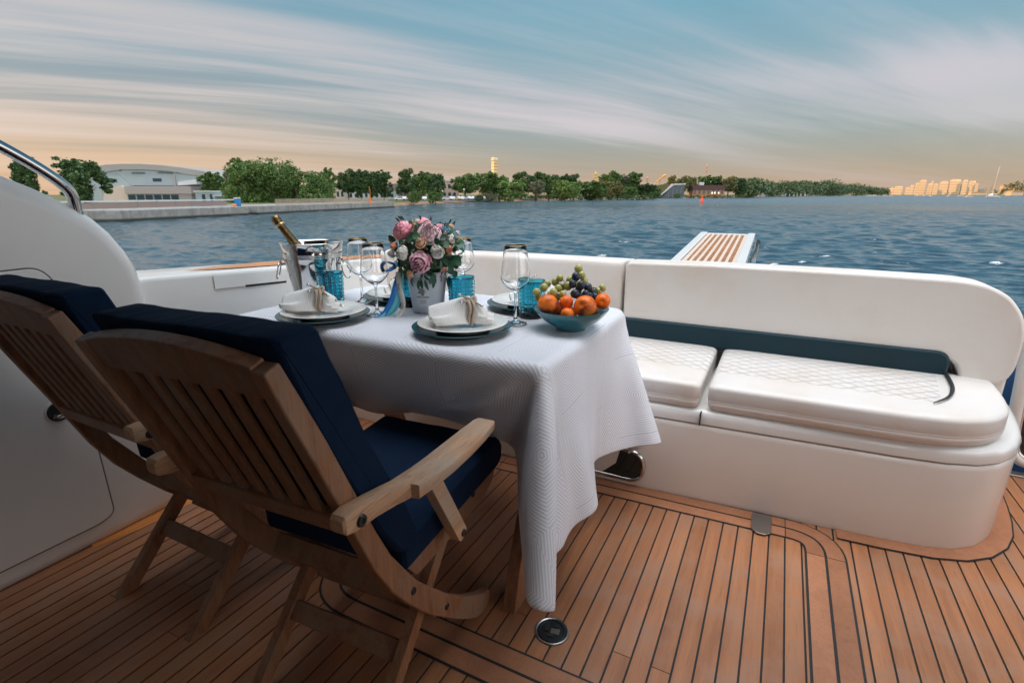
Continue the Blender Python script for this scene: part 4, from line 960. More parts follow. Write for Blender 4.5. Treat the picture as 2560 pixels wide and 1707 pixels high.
# logo: a peony of overlapping petals, printed flat
lg=MB()
def blob(cx,cy,rx,ry,rot,inner=0):
    n=14; c,s=math.cos(rot),math.sin(rot); o_=[(cx+rx*math.cos(a)*c-ry*math.sin(a)*s,cy+rx*math.cos(a)*s+ry*math.sin(a)*c) for a in [2*math.pi*k/n for k in range(n)]]
    i_=[(cx+(rx-inner)*math.cos(a)*c-(ry-inner)*math.sin(a)*s,cy+(rx-inner)*math.cos(a)*s+(ry-inner)*math.sin(a)*c) for a in [2*math.pi*k/n for k in range(n)]]
    if inner: lg.add([(p[0],p[1],0) for p in o_+i_],[(k,(k+1)%n,n+(k+1)%n,n+k) for k in range(n)])
    else: lg.add([(p[0],p[1],0) for p in o_],[tuple(range(n))])
for rr4,nn4,sz4 in ((.0082,9,.0036),(.0055,7,.0030),(.0028,5,.0022)):
    for k in range(nn4):
        a=2*math.pi*k/nn4+rr4*300; blob(rr4*math.cos(a),rr4*math.sin(a),sz4,sz4*.7,a+1.2,.0009)
for a in (2.2,2.6,3.3,3.6,4.6,5.0): blob(.0118*math.cos(a),.0118*math.sin(a),.0036,.0016,a)
lo=lg.build('logo',ink); wrap(lo,.0790,TH0,.0008); pchild(lo,so_)
# bouquet
BC=Vector((-1.074,1.436,TT+.205))
bq=thing('bouquet',(BC.x,BC.y,TT+.13),'round bouquet of pink peonies, cream roses and eucalyptus in the pot','bouquet')
def flower(pos,dirn,r,m,kind='peony',seed=0):
    rd=random.Random(seed); q=MB(); zq=dirn.normalized().to_track_quat('Z','Y').to_matrix().to_4x4(); M=Matrix.Translation(pos)@zq
    layers={'peony':[(5,.30,.60,1.02),(7,.50,.66,.95),(9,.70,.72,.84),(11,.88,.74,.64),(12,1.0,.74,.36)],'rose':[(3,.22,.55,1.10),(5,.44,.66,1.0),(6,.68,.74,.82),(7,.92,.80,.50)]}[kind]
    for (n,rad,w,lift) in layers:
        for k in range(n):
            a0=2*math.pi*(k+rd.uniform(-.25,.25))/n+rad*3; rr5=rad*rd.uniform(.88,1.1)
            nu3,nv3=5,6; vs=[]
            for i in range(nu3+1):
                t=i/nu3
                for j in range(nv3+1):
                    s_=-1+2*j/nv3; wid=w*math.sin(math.pi*(.16+.74*t)**.9)*(1.0)
                    out=rr5*math.sin(t*math.pi*.60)**.8-.16*(t**3)*(1 if lift>.3 else .2)
                    zz=-.35+ (lift+.28)*t**.9*(1-.10*s_*s_) + .05*math.sin(s_*5+k+t*4)*t
                    an=a0+s_*wid*.95/max(.35,rr5); rr6=out*(1-.10*s_*s_)+.03*math.sin(s_*9+k*2)*t
                    vs.append(M@Vector((r*rr6*math.cos(an),r*rr6*math.sin(an),r*zz)))
            fs_=[]
            for i in range(nu3):
                for j in range(nv3): b_=i*(nv3+1)+j; fs_.append((b_,b_+1,b_+nv3+2,b_+nv3+1))
            q.add(vs,fs_)
    c_=q.build('peony' if kind=='peony' else 'rose',m,bq,smooth=True); return c_
def onsph(px,py,Rr=.104):
    Rr*=1.12; a=(px-1064)*.00146; b=(628-py)*.00146; d2=Rr*Rr-a*a-b*b; d=math.sqrt(d2) if d2>0 else -.0
    v=RT*a+Vector((0,0,b))-FW*d; return BC+v, v
fl=[(1014,575,.042,pet_hot,'peony'),(1082,581,.043,pet_pale,'peony'),(1060,645,.041,pet_mau,'peony'),(1020,624,.025,pet_cream,'peony'),(1101,621,.025,pet_cream,'peony'),(1064,601,.021,pet_peach,'rose'),(996,611,.015,pet_or,'rose'),(984,600,.020,pet_peach,'rose'),(988,628,.020,pet_cream,'rose'),
(1125,617,.017,pet_or,'rose'),(1034,673,.017,pet_peach,'rose'),(1112,662,.010,pet_or,'rose'),(1130,598,.015,pet_cream,'rose'),(1126,570,.013,pet_peach,'rose'),(1048,555,.012,pet_cream,'rose'),(1112,570,.012,pet_blue,'rose'),(1120,578,.009,pet_blue,'rose'),(1001,648,.010,pet_blue,'rose'),(995,656,.009,pet_blue,'rose'),(1012,664,.013,leaf2,'rose'),(1104,678,.007,pet_or,'rose'),(1142,606,.012,leaf2,'rose'),(1140,585,.012,pet_cream,'rose')]
for k,(a,b,r,m,kd) in enumerate(fl):
    p,v=onsph(a,b,.100 if r>.03 else .108); fo=flower(p-v.normalized()*r*.35,v+Vector((0,0,.01)),r,m,kd,k)
    if k<3: fo['label']=('hot pink peony at the upper left','pale pink peony at the top','mauve pink peony at the front')[k]
for k in range(12):    # the far side
    a=R(YAW+90)+random.uniform(-1.3,1.3); el=random.uniform(-.1,1.2); v=Vector((math.cos(a)*math.cos(el),math.sin(a)*math.cos(el),math.sin(el)))
    flower(BC+v*.09,v,random.choice((.02,.033,.028)),random.choice((pet_pale,pet_cream,pet_hot,pet_peach)),'peony',100+k)
lv=MB(); lv2=MB()
def leafshape(mm,pos,dirn,up_,L,w,rnd=False):
    d=dirn.normalized(); s_=d.cross(up_).normalized(); n2=s_.cross(d); vs=[];k=6
    for i in range(k+1):
        t=i/k; ww=w*(math.sin(math.pi*min(1,t*.98+.02))**(.5 if rnd else .8)); c_=pos+d*L*t+n2*(-.25*L*t*t)
        vs+= [c_-s_*ww+n2*ww*.25,c_,c_+s_*ww+n2*ww*.25]
    mm.add(vs,[(3*i,3*i+1,3*i+4,3*i+3) for i in range(k)]+[(3*i+1,3*i+2,3*i+5,3*i+4) for i in range(k)])
big=[(1041,589,.5,.9),(1060,588,.022,.02),(1025,590,.016,.014),(1100,600,.018,.012),(1150,600,.020,.016),(1147,615,.020,.016),(1135,648,.022,.016),(1120,655,.018,.012),(1085,690,.024,.015),(1008,702,.020,.015),(1020,692,.018,.013),(985,655,.018,.012),(1052,560,.012,.008)]
rd=random.Random(3)
for k in range(330):
    z=rd.uniform(-.98,.95); a=rd.uniform(0,2*math.pi); s_=math.sqrt(1-z*z); v=Vector((s_*math.cos(a),s_*math.sin(a),z))
    rad=.088*rd.uniform(.85,1.12) if z>-.3 else .085*rd.uniform(.8,1.15)
    dv=(v+Vector((rd.uniform(-.9,.9),rd.uniform(-.9,.9),rd.uniform(-.9,.6)))).normalized()
    mm=lv if rd.random()<.6 else lv2; L=rd.uniform(.016,.034); leafshape(mm,BC+v*rad*1.12,dv,v,L,L*rd.uniform(.22,.48),rd.random()<.5)
for (a,b,L,w) in [(1054,585,.024,.013),(1040,594,.020,.011),(1147,606,.026,.013),(1150,622,.020,.010),(1128,650,.026,.014),(1140,640,.026,.015),(1085,686,.030,.014),(1006,700,.026,.014),(990,662,.024,.012),(1100,598,.020,.012),(1112,590,.022,.012),(1020,600,.018,.010)]:
    p,v=onsph(a,b,.115); dv=(RT*rd.uniform(-1,1)+Vector((0,0,rd.uniform(-1,.3)))).normalized(); leafshape(lv,p-dv*L*.5,dv,v,L,w,True)
for (a,b) in [(1060,700),(1070,705),(1055,712),(1115,700),(1120,716),(1118,705),(1000,690),(1012,708),(1090,700),(1035,705),(1110,640),(1150,660),(1155,668),(1165,640)]:   # hanging tips
    p,v=onsph(a-(2 if a<1064 else 4),min(b,685),.102); dv=(Vector((0,0,-1))+v.normalized()*.5+RT*rd.uniform(-.4,.4)); leafshape(lv,p,dv,v,rd.uniform(.028,.042),.006)
for (a,b) in [(1010,548),(1018,548),(1005,552),(1062,546),(1083,548),(1120,556),(1126,560),(1112,560)]:
    p,v=onsph(a,b+8,.112); leafshape(lv,p,v+Vector((0,0,.02))+RT*rd.uniform(-.02,.02),FW,.020,.003); leafshape(lv2,p,v+RT*rd.uniform(-.05,.05),FW,.014,.003)
lv.build('eucalyptus_foliage',leaf,bq,smooth=True); lv2.build('small_foliage',leaf2,bq,smooth=True)
sm=MB()
for k in range(150):
    z=rd.uniform(-.9,.8); a=rd.uniform(0,2*math.pi); s_=math.sqrt(1-z*z); v=Vector((s_*math.cos(a),s_*math.sin(a),z)); sm.sphere(BC+v*.098*rd.uniform(.94,1.1),rd.uniform(.002,.0042),6,5)
sm.build('small_buds',pet_cream,bq,smooth=True)
q=MB(); q.sphere(BC-Vector((0,0,.01)),.082,20,14,(1,1,.95)); q.build('moss_core',mat('moss',Base_Color=(.012,.035,.018),Roughness=.9),bq,smooth=True)
# ribbons
def ribbon(name,pts,w,m,label,tw=0):
    P_=smoothpath(pts,6); q=MB(); vs=[]
    for i,p in enumerate(P_):
        t=i/(len(P_)-1); d=(P_[min(i+1,len(P_)-1)]-P_[max(i-1,0)]).normalized(); a=RT*math.cos(tw*t)+FW*math.sin(tw*t)+Vector((0,0,0)); s_=(a-d*a.dot(d)).normalized(); vs+=[p-s_*w/2,p+s_*w/2]
    q.add(vs,[(2*i,2*i+1,2*i+3,2*i+2) for i in range(len(P_)-1)]); o=q.build(name,m,bq,smooth=True); s_=o.modifiers.new('s','SOLIDIFY'); s_.thickness=.0006
    if label: o['label']=label
    return o,P_
def rp_(px,py,dd): return Vector((px_,py_,0))+RT*((px-1071)*.0014)+FW*(-.062+dd)+Vector((0,0,TT+.012+(781-py)*.00142))
ribbon('ribbon',[rp_(1008,690,.03),rp_(1001,722,.0),rp_(995,745,-.01),rp_(985,768,-.02),rp_(972,786,-.03),rp_(956,794,-.045)],.017,rib_b,'dark blue ribbon tail',.5)
ribbon('ribbon',[rp_(1010,690,.03),rp_(1006,725,.01),rp_(1003,748,.0),rp_(992,772,-.01),rp_(975,789,-.03),rp_(958,798,-.05)],.020,rib_c,'pale turquoise ribbon tail',.9)
ribbon('ribbon',[rp_(1014,690,.03),rp_(1014,730,.01),rp_(1008,755,.005),rp_(1000,778,-.01),rp_(985,789,-.02)],.014,rib_c,None,-.8)
wr,WP=ribbon('ribbon',[rp_(1007,690,.02),rp_(1011,722,.0),rp_(1017,745,-.005),rp_(1019,765,-.008),rp_(1014,783,-.02),rp_(1004,792,-.05)],.0165,rib_w,'white printed ribbon tail',0)
for s_,c0,sz in (('OMFL',rp_(1010.5,722,-.002),.0105),('WEIS',rp_(1018,768,-.011),.0115)):
    o=text_mesh(s_,sz,'ribbon_print',ext=.0001)
    Bm=Matrix.Identity(4); X=Vector((0,0,-1)) ; Xv=(Vector((0,0,1))).normalized(); Yv=-RT
    for v in o.data.vertices: 
        c_=v.co.copy(); v.co=c0+Xv*c_.x+Yv*(c_.y-.003)-FW*(.0014+c_.z)
    pchild(o,wr)
q=[rp_(1010,676,.02),rp_(985,664,.0),rp_(974,672,-.01),rp_(978,684,-.01),rp_(992,682,.0),rp_(1004,674,.01)]
ribbon('ribbon_loop',q,.012,rib_b,None,.3)
# ------------------------------------------------------------------ water, land, far shore
WZ=-2.0
def rowD(py):
    v=(py-853.5)/1280; return (1.15-WZ)*(math.cos(R(16))-math.sin(R(16))*v)/(math.sin(R(16))+math.cos(R(16))*v)
def zrow(py,Dp):
    v=(py-853.5)/1280; return CAMZ-Dp*(math.sin(R(16))+math.cos(R(16))*v)/(math.cos(R(16))-math.sin(R(16))*v)
def lat(px,py,Dp):
    v=(py-853.5)/1280; return (px-1280)/1280*Dp/(math.cos(R(16))-math.sin(R(16))*v)
def far(px,Dp,z,py=487):
    p=FW*Dp+RT*lat(px,py,Dp); return Vector((p.x,p.y,z))
def f_water(N,b):
    o=N.n('ShaderNodeTexCoord').outputs['Object']; x,y,z=N.sep(o)[:3]
    dist=N.vmath('LENGTH',o,out=1)
    c,s=math.cos(R(YAW)),math.sin(R(YAW))
    a=N.math('ADD',N.math('MULTIPLY',x,c),N.math('MULTIPLY',y,s)); d=N.math('SUBTRACT',N.math('MULTIPLY',y,c),N.math('MULTIPLY',x,s))
    def nn(k,st): return N.noise(N.comb(N.math('MULTIPLY',a,k),N.math('MULTIPLY',d,k*1.6)),1.0,st,.6,.3)
    fine=N.math('MULTIPLY',nn(3.0,4),.020); mid=N.math('MULTIPLY',N.math('MULTIPLY',nn(.8,5),.26),N.maprange(dist,15,120,.12,1.0)); low=N.math('MULTIPLY',nn(.14,5),.9)
    f1=N.maprange(dist,160,20); f3=N.maprange(dist,60,260)
    h=N.math('ADD',N.math('ADD',N.math('MULTIPLY',fine,f1),mid),N.math('MULTIPLY',low,f3))
    N.l(N.bump(h,1.0,1.0),b.inputs['Normal']); N.l(N.maprange(dist,60,330,.05,.30),b.inputs['Roughness'])
water_m=mat('water',f_water,Base_Color=(.030,.062,.082),Roughness=.03,IOR=4.0,Specular_Tint=(.86,.95,1.0,1),Specular_IOR_Level=.5)
rad_=np.concatenate([[1.5],np.geomspace(3.0,150,1050),np.geomspace(150.8,9000,520)])
angs=np.concatenate([np.linspace(-58,58,760),np.linspace(60,300,60)])
th=np.radians(90+YAW-angs)
rr_,tt_=np.meshgrid(rad_,th,indexing='ij'); X=rr_*np.cos(tt_); Y=rr_*np.sin(tt_); Zw=np.zeros_like(X); DX=np.zeros_like(X); DY=np.zeros_like(X)
cell=np.maximum(rr_*np.clip(.0038+(rr_-130)/40*.0044,.0038,.0082),rr_*R(.155))
wind=R(90+YAW-35)
for i in range(64):
    L=.36*(12/.36)**((i+.5)/64)*rng.uniform(.95,1.05); an=wind+rng.normal(0,.5); k=2*math.pi/L; amp=.0088*L**1.0*math.exp(-(L/3.6)**2)*min(1,(L/.5)**.2)
    ph=rng.uniform(0,6.28); att=np.clip((L/cell-3.0)/3.0,0,1)
    arg=k*(math.cos(an)*X+math.sin(an)*Y)+ph; sn=np.sin(arg); cs=np.cos(arg)
    Zw+=amp*att*sn; DX+=amp*1.15*att*cs*math.cos(an); DY+=amp*1.15*att*cs*math.sin(an)
pts=np.stack([X+DX,Y+DY,Zw+WZ],-1)
nr,na=X.shape; idx=np.arange(nr*na).reshape(nr,na); nxt=np.roll(idx,-1,axis=1)
fq=np.stack([idx[:-1],idx[1:],nxt[1:],nxt[:-1]],-1).reshape(-1,4)
me=bpy.data.meshes.new('water'); me.vertices.add(nr*na); me.vertices.foreach_set('co',pts.astype(np.float32).ravel())
me.loops.add(fq.size); me.loops.foreach_set('vertex_index',fq.astype(np.int32).ravel()); me.polygons.add(len(fq)); me.polygons.foreach_set('loop_start',np.arange(0,fq.size,4,dtype=np.int32)); me.polygons.foreach_set('loop_total',np.full(len(fq),4,dtype=np.int32)); me.polygons.foreach_set('use_smooth',np.ones(len(fq),dtype=bool)); me.update(); me.validate()
me.materials.append(water_m); wo_=bpy.data.objects.new('water',me); col.objects.link(wo_); wo_['kind']='structure'
if me.polygons[len(me.polygons)//2].normal.z<0: me.flip_normals()
#PART3
# ---- land
def sandm(N,b):
    o=N.n('ShaderNodeTexCoord').outputs['Object']; n=N.noise(o,.35,5,.6); n2=N.noise(o,3,4,.6)
    c=N.mix(N.maprange(n,.4,.6),(.36,.20,.115,1),(.24,.15,.09,1)); c=N.mix(N.math('MULTIPLY',n2,.5),c,(.14,.10,.07,1)); N.l(c,b.inputs['Base Color'])
sand=mat('beach_sand',sandm,Roughness=.95)
def grassm(N,b):
    o=N.n('ShaderNodeTexCoord').outputs['Object']; n=N.noise(o,.12,5,.6); n2=N.noise(o,1.7,4,.6)
    c=N.mix(n2,(.045,.085,.022,1),(.09,.12,.035,1)); c=N.mix(N.maprange(n,.45,.65),c,(.15,.13,.07,1)); N.l(c,b.inputs['Base Color'])
grass=mat('bank_grass',grassm,Roughness=.95)
def concm(N,b):
    o=N.n('ShaderNodeTexCoord').outputs['Object']; x,y,z=N.sep(o)[:3]; n=N.noise(o,1.1,6,.65); st=N.noise(N.comb(N.math('MULTIPLY',x,1.4),N.math('MULTIPLY',y,1.4),N.math('MULTIPLY',z,.15)),1.0,4,.6)
    c=N.mix(N.maprange(n,.35,.65),(.25,.26,.25,1),(.36,.36,.34,1)); c=N.mix(N.math('MULTIPLY',N.maprange(st,.45,.7),.5),c,(.15,.15,.13,1))
    c=N.mix(N.maprange(z,-1.55,-1.85),c,(.035,.045,.035,1)); N.l(c,b.inputs['Base Color']); N.l(N.bump(n,.3,.05),b.inputs['Normal'])
conc=mat('quay_concrete',concm,Roughness=.85)
shore=[(-2600,34),(-1200,48),(-400,64),(100,82),(985,150),(995,158),(1023,170),(1060,186),(1130,215),(1200,240),(1306,268),(1420,310),(1520,360),(1632,430),(1750,560),(1850,760),(1905,930),(2000,1150),(2120,1400),(2205,1550)]
wl=[far(px,Dp,0) for px,Dp in shore]
def inland(p,d,z): 
    v=Vector((p.x,p.y,0)).normalized(); return Vector((p.x+v.x*d,p.y+v.y*d,z))
m=MB(); rows=[[inland(p,d*(1+p.length/600),z) for p in wl] for d,z in ((-1.0,-2.3),(0,-1.98),(2.2,-1.62),(5.5,-1.35),(7,-1.30))]
m.loft(rows,caps=False,closed=False); o=m.build('beach',sand,smooth=True); o['kind']='structure'
m=MB(); rows=[[inland(p,d*(1+p.length/600),z) for p in wl] for d,z in ((6.5,-1.34),(8,-1.25),(30,-1.0),(80,-.8),(400,-.4),(1500,0))]; m.loft(rows,caps=False,closed=False); o=m.build('ground',grass,smooth=True); o['kind']='structure'
fb_=[(2150,2350),(2210,2200),(2300,2300),(2420,1900),(2480,1250),(2560,1100),(2700,1000),(3000,900)]
wl2=[far(px,Dp,0) for px,Dp in fb_]
m=MB(); rows=[[inland(p,d,z) for p in wl2] for d,z in ((-6,-2.3),(0,-1.9),(20,-1.0),(1800,0))]; m.loft(rows,caps=False,closed=False); o=m.build('far_bank',grass,smooth=True); o['kind']='structure'
# ---- quay
def thing_at(name,px,Dp,z,label,cat,group=None):
    p=far(px,Dp,z); return thing(name,p,label,cat,group,R(YAW))
def W2(px,Dp,z): return far(px,Dp,z)
qa=Vector((0,0,0)); Q0=W2(277,rowD(554.5),0); Q1=W2(985,rowD(518.5),0); QT=-.70
qdir=(Q1-Q0).normalized(); qn=Vector((-qdir.y,qdir.x,0)); 
if qn.dot(Vector((Q0.x,Q0.y,0)))<0: qn=-qn
qy=thing('quay',Q0,'long grey concrete quay wall with a stepped gap','quay')
Ql=(Q1-Q0).length
def qp(s,d,z): return Q0+qdir*s+qn*d+Vector((0,0,z))
def qbox(mm,s0,s1,d0,d1,z0,z1):
    vs=[qp(s,d,z) for z in (z0,z1) for s,d in ((s0,d0),(s1,d0),(s1,d1),(s0,d1))]; mm.add(vs,[(3,2,1,0),(4,5,6,7),(0,1,5,4),(1,2,6,5),(2,3,7,6),(3,0,4,7)])
gap=Ql*.33
m=MB(); qbox(m,0,gap-2.2,0,14,-3,QT); m.build('wall',conc,qy,bevel=.06)
m=MB(); qbox(m,gap+.0,Ql,0,12,-3,QT+.02); m.build('wall',conc,qy,bevel=.06)
m=MB(); qbox(m,gap-2.4,gap+.2,1.6,12,-3,-1.2); m.build('steps',conc,qy)
m=MB(); p0=Q0; back=(-FW*.15-RT).normalized()
vs=[]
for (a,b) in ((0,0),(34,0),(34,14),(0,14)):
    vs.append(Q0+back*a+qn*b-qdir*.02)
m.add([v+Vector((0,0,-3)) for v in vs]+[v+Vector((0,0,QT-.01)) for v in vs],[(0,1,2,3),(7,6,5,4),(0,4,5,1),(1,5,6,2),(2,6,7,3),(3,7,4,0)]); m.build('return_wall',mat('quay_stone',concm,Roughness=.8),qy)
qsurf=mat('pavement',concm,Roughness=.8)
m=MB(); qbox(m,-30,Ql+1,11,60,-3,-.72); o=m.build('pavement',grass); o['kind']='structure'
def rail_m(name,c): return mat(name,Base_Color=c,Roughness=.5)
fence_w=rail_m('fence_pale',(.42,.36,.30)); postm=rail_m('post_grey',(.25,.27,.28)); bluep=rail_m('plastic_blue',(.02,.22,.50)); orange=rail_m('paint_orange',(.85,.22,.03))
fn=thing('quay_fence',qp(Ql*.55,1,QT),'pale mesh barrier fence standing along the quay edge','fence')
s=gap+6
k=0
while s<Ql-1:
    L=min(2.3,Ql-1-s)
    if k<100:
        m=MB()
        for j in range(9): a=s+.1+j*(L-.2)/8; qbox(m,a-.05,a+.05,1.2,1.24,QT,QT+1.05)
        qbox(m,s+.05,s+L-.05,1.19,1.25,QT+1.0,QT+1.08); qbox(m,s+.05,s+L-.05,1.19,1.25,QT+.15,QT+.2); m.build('barrier_panel',fence_w,fn)
    s+=2.4; k+=1
fn2=thing('hedge_fence',qp(gap*.5,9,QT),'low wall with pale rail in front of the arena','fence')
m=MB(); qbox(m,-28,gap+4,9.5,9.9,QT,QT+.75); m.build('low_wall',mat('wall_pink',Base_Color=(.30,.23,.21),Roughness=.8),fn2)
m=MB(); qbox(m,-28,gap+6,9.4,9.5,QT+.85,QT+1.05); m.build('rail',mat('rail_pale',Base_Color=(.55,.62,.66),Roughness=.5),fn2)
for k in range(16):
    m=MB(); qbox(m,-27+k*3.2,-26.9+k*3.2,9.4,9.5,QT,QT+1.0); m.build('post',postm,fn2)
def at_q(px,dd):  # distance along the quay that lies behind pixel column px
    best=min(np.linspace(-10,Ql,800),key=lambda s_:abs(((qp(s_,dd,0)).dot(RT))/((qp(s_,dd,0)).dot(FW))*1230.8+1280-px)); return best
s=at_q(640,3); tl=thing('portable_toilet',qp(s,3,QT),'blue portable toilet cabin with white roof on the quay','cabin')
m=MB(); qbox(m,s-.36,s+.36,2.4,3.1,QT,QT+1.2); m.build('body',bluep,tl,bevel=.05); m=MB(); qbox(m,s-.39,s+.39,2.37,3.13,QT+1.2,QT+1.36); m.build('roof',mat('roof_white',Base_Color=(.7,.7,.72),Roughness=.5),tl,bevel=.08); m=MB(); qbox(m,s-.26,s+.26,2.37,2.4,QT+.1,QT+1.1); m.build('door',mat('door_blue',Base_Color=(.03,.28,.58),Roughness=.5),tl)
s=at_q(633,1.0); o_=thing('cable_reel',qp(s,1.0,QT),'small orange reel on the quay below the blue cabin','reel'); m=MB()
M_=Matrix.Translation(qp(s,.8,QT+.22))@Matrix.Rotation(R(90),4,'X'); q=MB(); q.lathe([(.0,-.2),(.22,-.2),(.22,-.16),(.12,-.16),(.12,.16),(.22,.16),(.22,.2),(.0,.2)],20); m.add([M_@Vector(v) for v in q.v],q.f); m.build('drum',orange,o_)
s=at_q(952,2); lp=thing('quay_post',qp(s,2,QT),'tall orange post with a curved top near the quay end','post'); m=MB(); b0=qp(s,2,QT); m.tube([b0,b0+Vector((0,0,2.9)),b0+Vector((0,0,3.4))-qdir*.10,b0+Vector((0,0,3.6))-qdir*.3],.07,10); m.build('pole',orange,lp,smooth=True)
s=at_q(944,2); lb=thing('lifebuoy_box',qp(s,2,QT),'short orange cabinet beside the tall orange post','cabinet'); m=MB(); qbox(m,s-.22,s+.22,1.0,1.5,QT,QT+1.1); m.build('box',orange,lb,bevel=.05); m=MB(); qbox(m,s-1.2,s+.2,.4,1.0,QT,QT+.25); m.build('base',orange,lb,bevel=.03)
# ladder notch
# ---- foliage
def crown_mat(name,a,b_,c_):
    def fn(N,b):
        g=N.n('ShaderNodeNewGeometry').outputs['Random Per Island']; o=N.n('ShaderNodeTexCoord').outputs['Object']
        n=N.noise(o,.55,3,.6); c=N.mix(g,a+(1,),b_+(1,)); c=N.mix(N.math('MULTIPLY',N.maprange(n,.45,.65),.6),c,c_+(1,)); N.l(c,b.inputs['Base Color'])
    return mat(name,fn,Roughness=.8)
cm={'dark':crown_mat('foliage_dark',(.040,.095,.030),(.060,.125,.040),(.085,.15,.05)),'mid':crown_mat('foliage_mid',(.065,.14,.033),(.095,.185,.045),(.14,.21,.06)),'light':crown_mat('foliage_light',(.12,.23,.05),(.20,.31,.08),(.25,.31,.10)),'grey':crown_mat('foliage_grey',(.12,.15,.09),(.18,.20,.12),(.20,.20,.13)),'olive':crown_mat('foliage_olive',(.10,.15,.05),(.20,.21,.08),(.34,.22,.07))}
barkm=mat('bark',lambda N,b:N.l(N.mix(N.noise(N.n('ShaderNodeTexCoord').outputs['Object'],3,4,.6),(.06,.05,.035,1),(.13,.10,.07,1)),b.inputs['Base Color']),Roughness=.9)
def crown_mesh(blobs,n,leafs,seed,cs=(.16,.34),kk=26):
    """blobs: (x,y,z,rx,ry,rz) ; returns MB with small leaf clumps"""
    g=np.random.default_rng(seed); vol=np.array([b[3]*b[5] for b in blobs]); pr=vol/vol.sum()
    bi=g.choice(len(blobs),n,p=pr); B=np.array(blobs)[bi]
    # sub-clumps on the surface of each blob
    sub=[]; 
    for b in blobs:
        k=max(10,int(kk*b[3]*b[5]/max(v[3]*v[5] for v in blobs)))
        d=g.normal(size=(k,3)); d/=np.linalg.norm(d,axis=1)[:,None]; r=g.uniform(.45,.98,k)[:,None]
        sub.append(np.array(b[:3])+d*r*np.array(b[3:6]))
    out=[]; 
    for j,b in enumerate(blobs):
        nj=int((bi==j).sum()); c=sub[j][g.integers(0,len(sub[j]),nj)]; s=np.array(b[3:6])*g.uniform(cs[0],cs[1],(nj,1))
        d=g.normal(size=(nj,3)); d/=np.linalg.norm(d,axis=1)[:,None]; out.append(c+d*s*g.uniform(.3,1.0,(nj,1))**.5)
    C=np.concatenate(out); m=len(C)
    nrm=g.normal(size=(m,3)); nrm[:,2]+=.5; nrm/=np.linalg.norm(nrm,axis=1)[:,None]
    t=np.cross(nrm,g.normal(size=(m,3))); t/=np.linalg.norm(t,axis=1)[:,None]; bt_=np.cross(nrm,t)
    L=leafs*g.uniform(.6,1.4,(m,1)); a=C+t*L; b=C+bt_*L*.6; c=C-t*L; d=C-bt_*L*.6
    vs=np.stack([a,b,c,d],1).reshape(-1,3); q=MB(); q.v=[tuple(p) for p in vs.tolist()]; q.f=[(4*i,4*i+1,4*i+2,4*i+3) for i in range(m)]; return q
protos={}
def proto(kind,seed):
    key=(kind,seed)
    if key in protos: return protos[key]
    g=random.Random(seed*7+len(kind)); H=10.0
    if kind=='round': bl=[(0,0,5.4,2.7,2.7,3.8)]+[(g.uniform(-2,2),g.uniform(-2,2),g.uniform(2.6,8.4),g.uniform(1.1,1.9),g.uniform(1.1,1.8),g.uniform(1.1,1.7)) for _ in range(7)]
    elif kind=='tall': bl=[(0,0,5.0,1.7,1.7,4.2)]+[(g.uniform(-1.2,1.2),g.uniform(-1.2,1.2),g.uniform(2.6,9.0),g.uniform(.7,1.25),g.uniform(.7,1.2),g.uniform(.9,1.5)) for _ in range(9)]
    elif kind=='willow': bl=[(0,0,4.4,3.7,3.2,4.4)]+[(g.uniform(-3.2,3.2),g.uniform(-2.6,2.6),g.uniform(1.4,7.6),g.uniform(1.2,2.0),g.uniform(1.2,2.0),g.uniform(1.2,2.1)) for _ in range(12)]
    else: bl=[(0,0,3.6,3.6,3.2,3.6)]+[(g.uniform(-2.8,2.8),g.uniform(-2,2),g.uniform(1.8,7.0),g.uniform(1.1,1.9),g.uniform(1.1,1.9),g.uniform(1.2,2.2)) for _ in range(7)]
    n={'round':5600,'tall':4400,'willow':8000,'bush':3200}[kind]
    q=crown_mesh(bl,int(n*1.5),.24,seed); me=bpy.data.meshes.new('crown'); me.from_pydata(q.v,[],q.f); me.update()
    t=MB(); hz={'round':6.5,'tall':7.5,'willow':5.5,'bush':3.0}[kind]
    t.tube([(0,0,-.6),(.05,0,1.2),(-.05,.05,hz*.6),(.05,0,hz)],[.26,.20,.15,.05],8)
    for _ in range(6):
        a=g.uniform(0,6.28); z=g.uniform(1.6,hz*.7); r=g.uniform(1.0,2.0)*(.6 if kind=='tall' else 1); t.tube([(0,0,z),(r*.5*math.cos(a),r*.5*math.sin(a),z+.9),(r*math.cos(a),r*math.sin(a),z+1.9)],[.10,.07,.03],6)
    me2=bpy.data.meshes.new('trunk'); me2.from_pydata([tuple(v) for v in t.v],[],t.f); me2.update(); me2.materials.append(barkm)
    protos[key]=(me,me2); return protos[key]
_cm={}
def tree(px,pt,pb,wpx,Dp,kind,tone,label,cat='tree',group='trees on the far shore',seed=0,zb=None,name=None):
    zb=-1.2 if zb is None else zb; zt=zrow(pt,Dp); h=max(1,zt-zb); wd=wpx/1280*Dp*1.22
    me,me2=proto(kind,seed); p=far(px,Dp,zb,(pt+487)/2)
    nat={'round':6.4,'tall':4.2,'willow':8.6,'bush':8.0}[kind]; nh={'round':9.7,'tall':9.9,'willow':9.4,'bush':8.2}[kind]
    t=thing(name or {'bush':'bush','willow':'willow_tree'}.get(kind,'broadleaf_tree'),p,label,cat,group,random.uniform(-.4,.4)+R(YAW))
    t.scale=(wd/nat,wd/nat,h/nh)
    k=(me.name,tone)
    if k not in _cm:
        m3=me.copy(); m3.materials.clear(); m3.materials.append(cm[tone]); _cm[k]=m3
    for nm,mm in (('crown',_cm[k]),('trunk',me2)):
        o=bpy.data.objects.new(nm,mm); col.objects.link(o); o.parent=t
    return t
G='trees on the far shore'
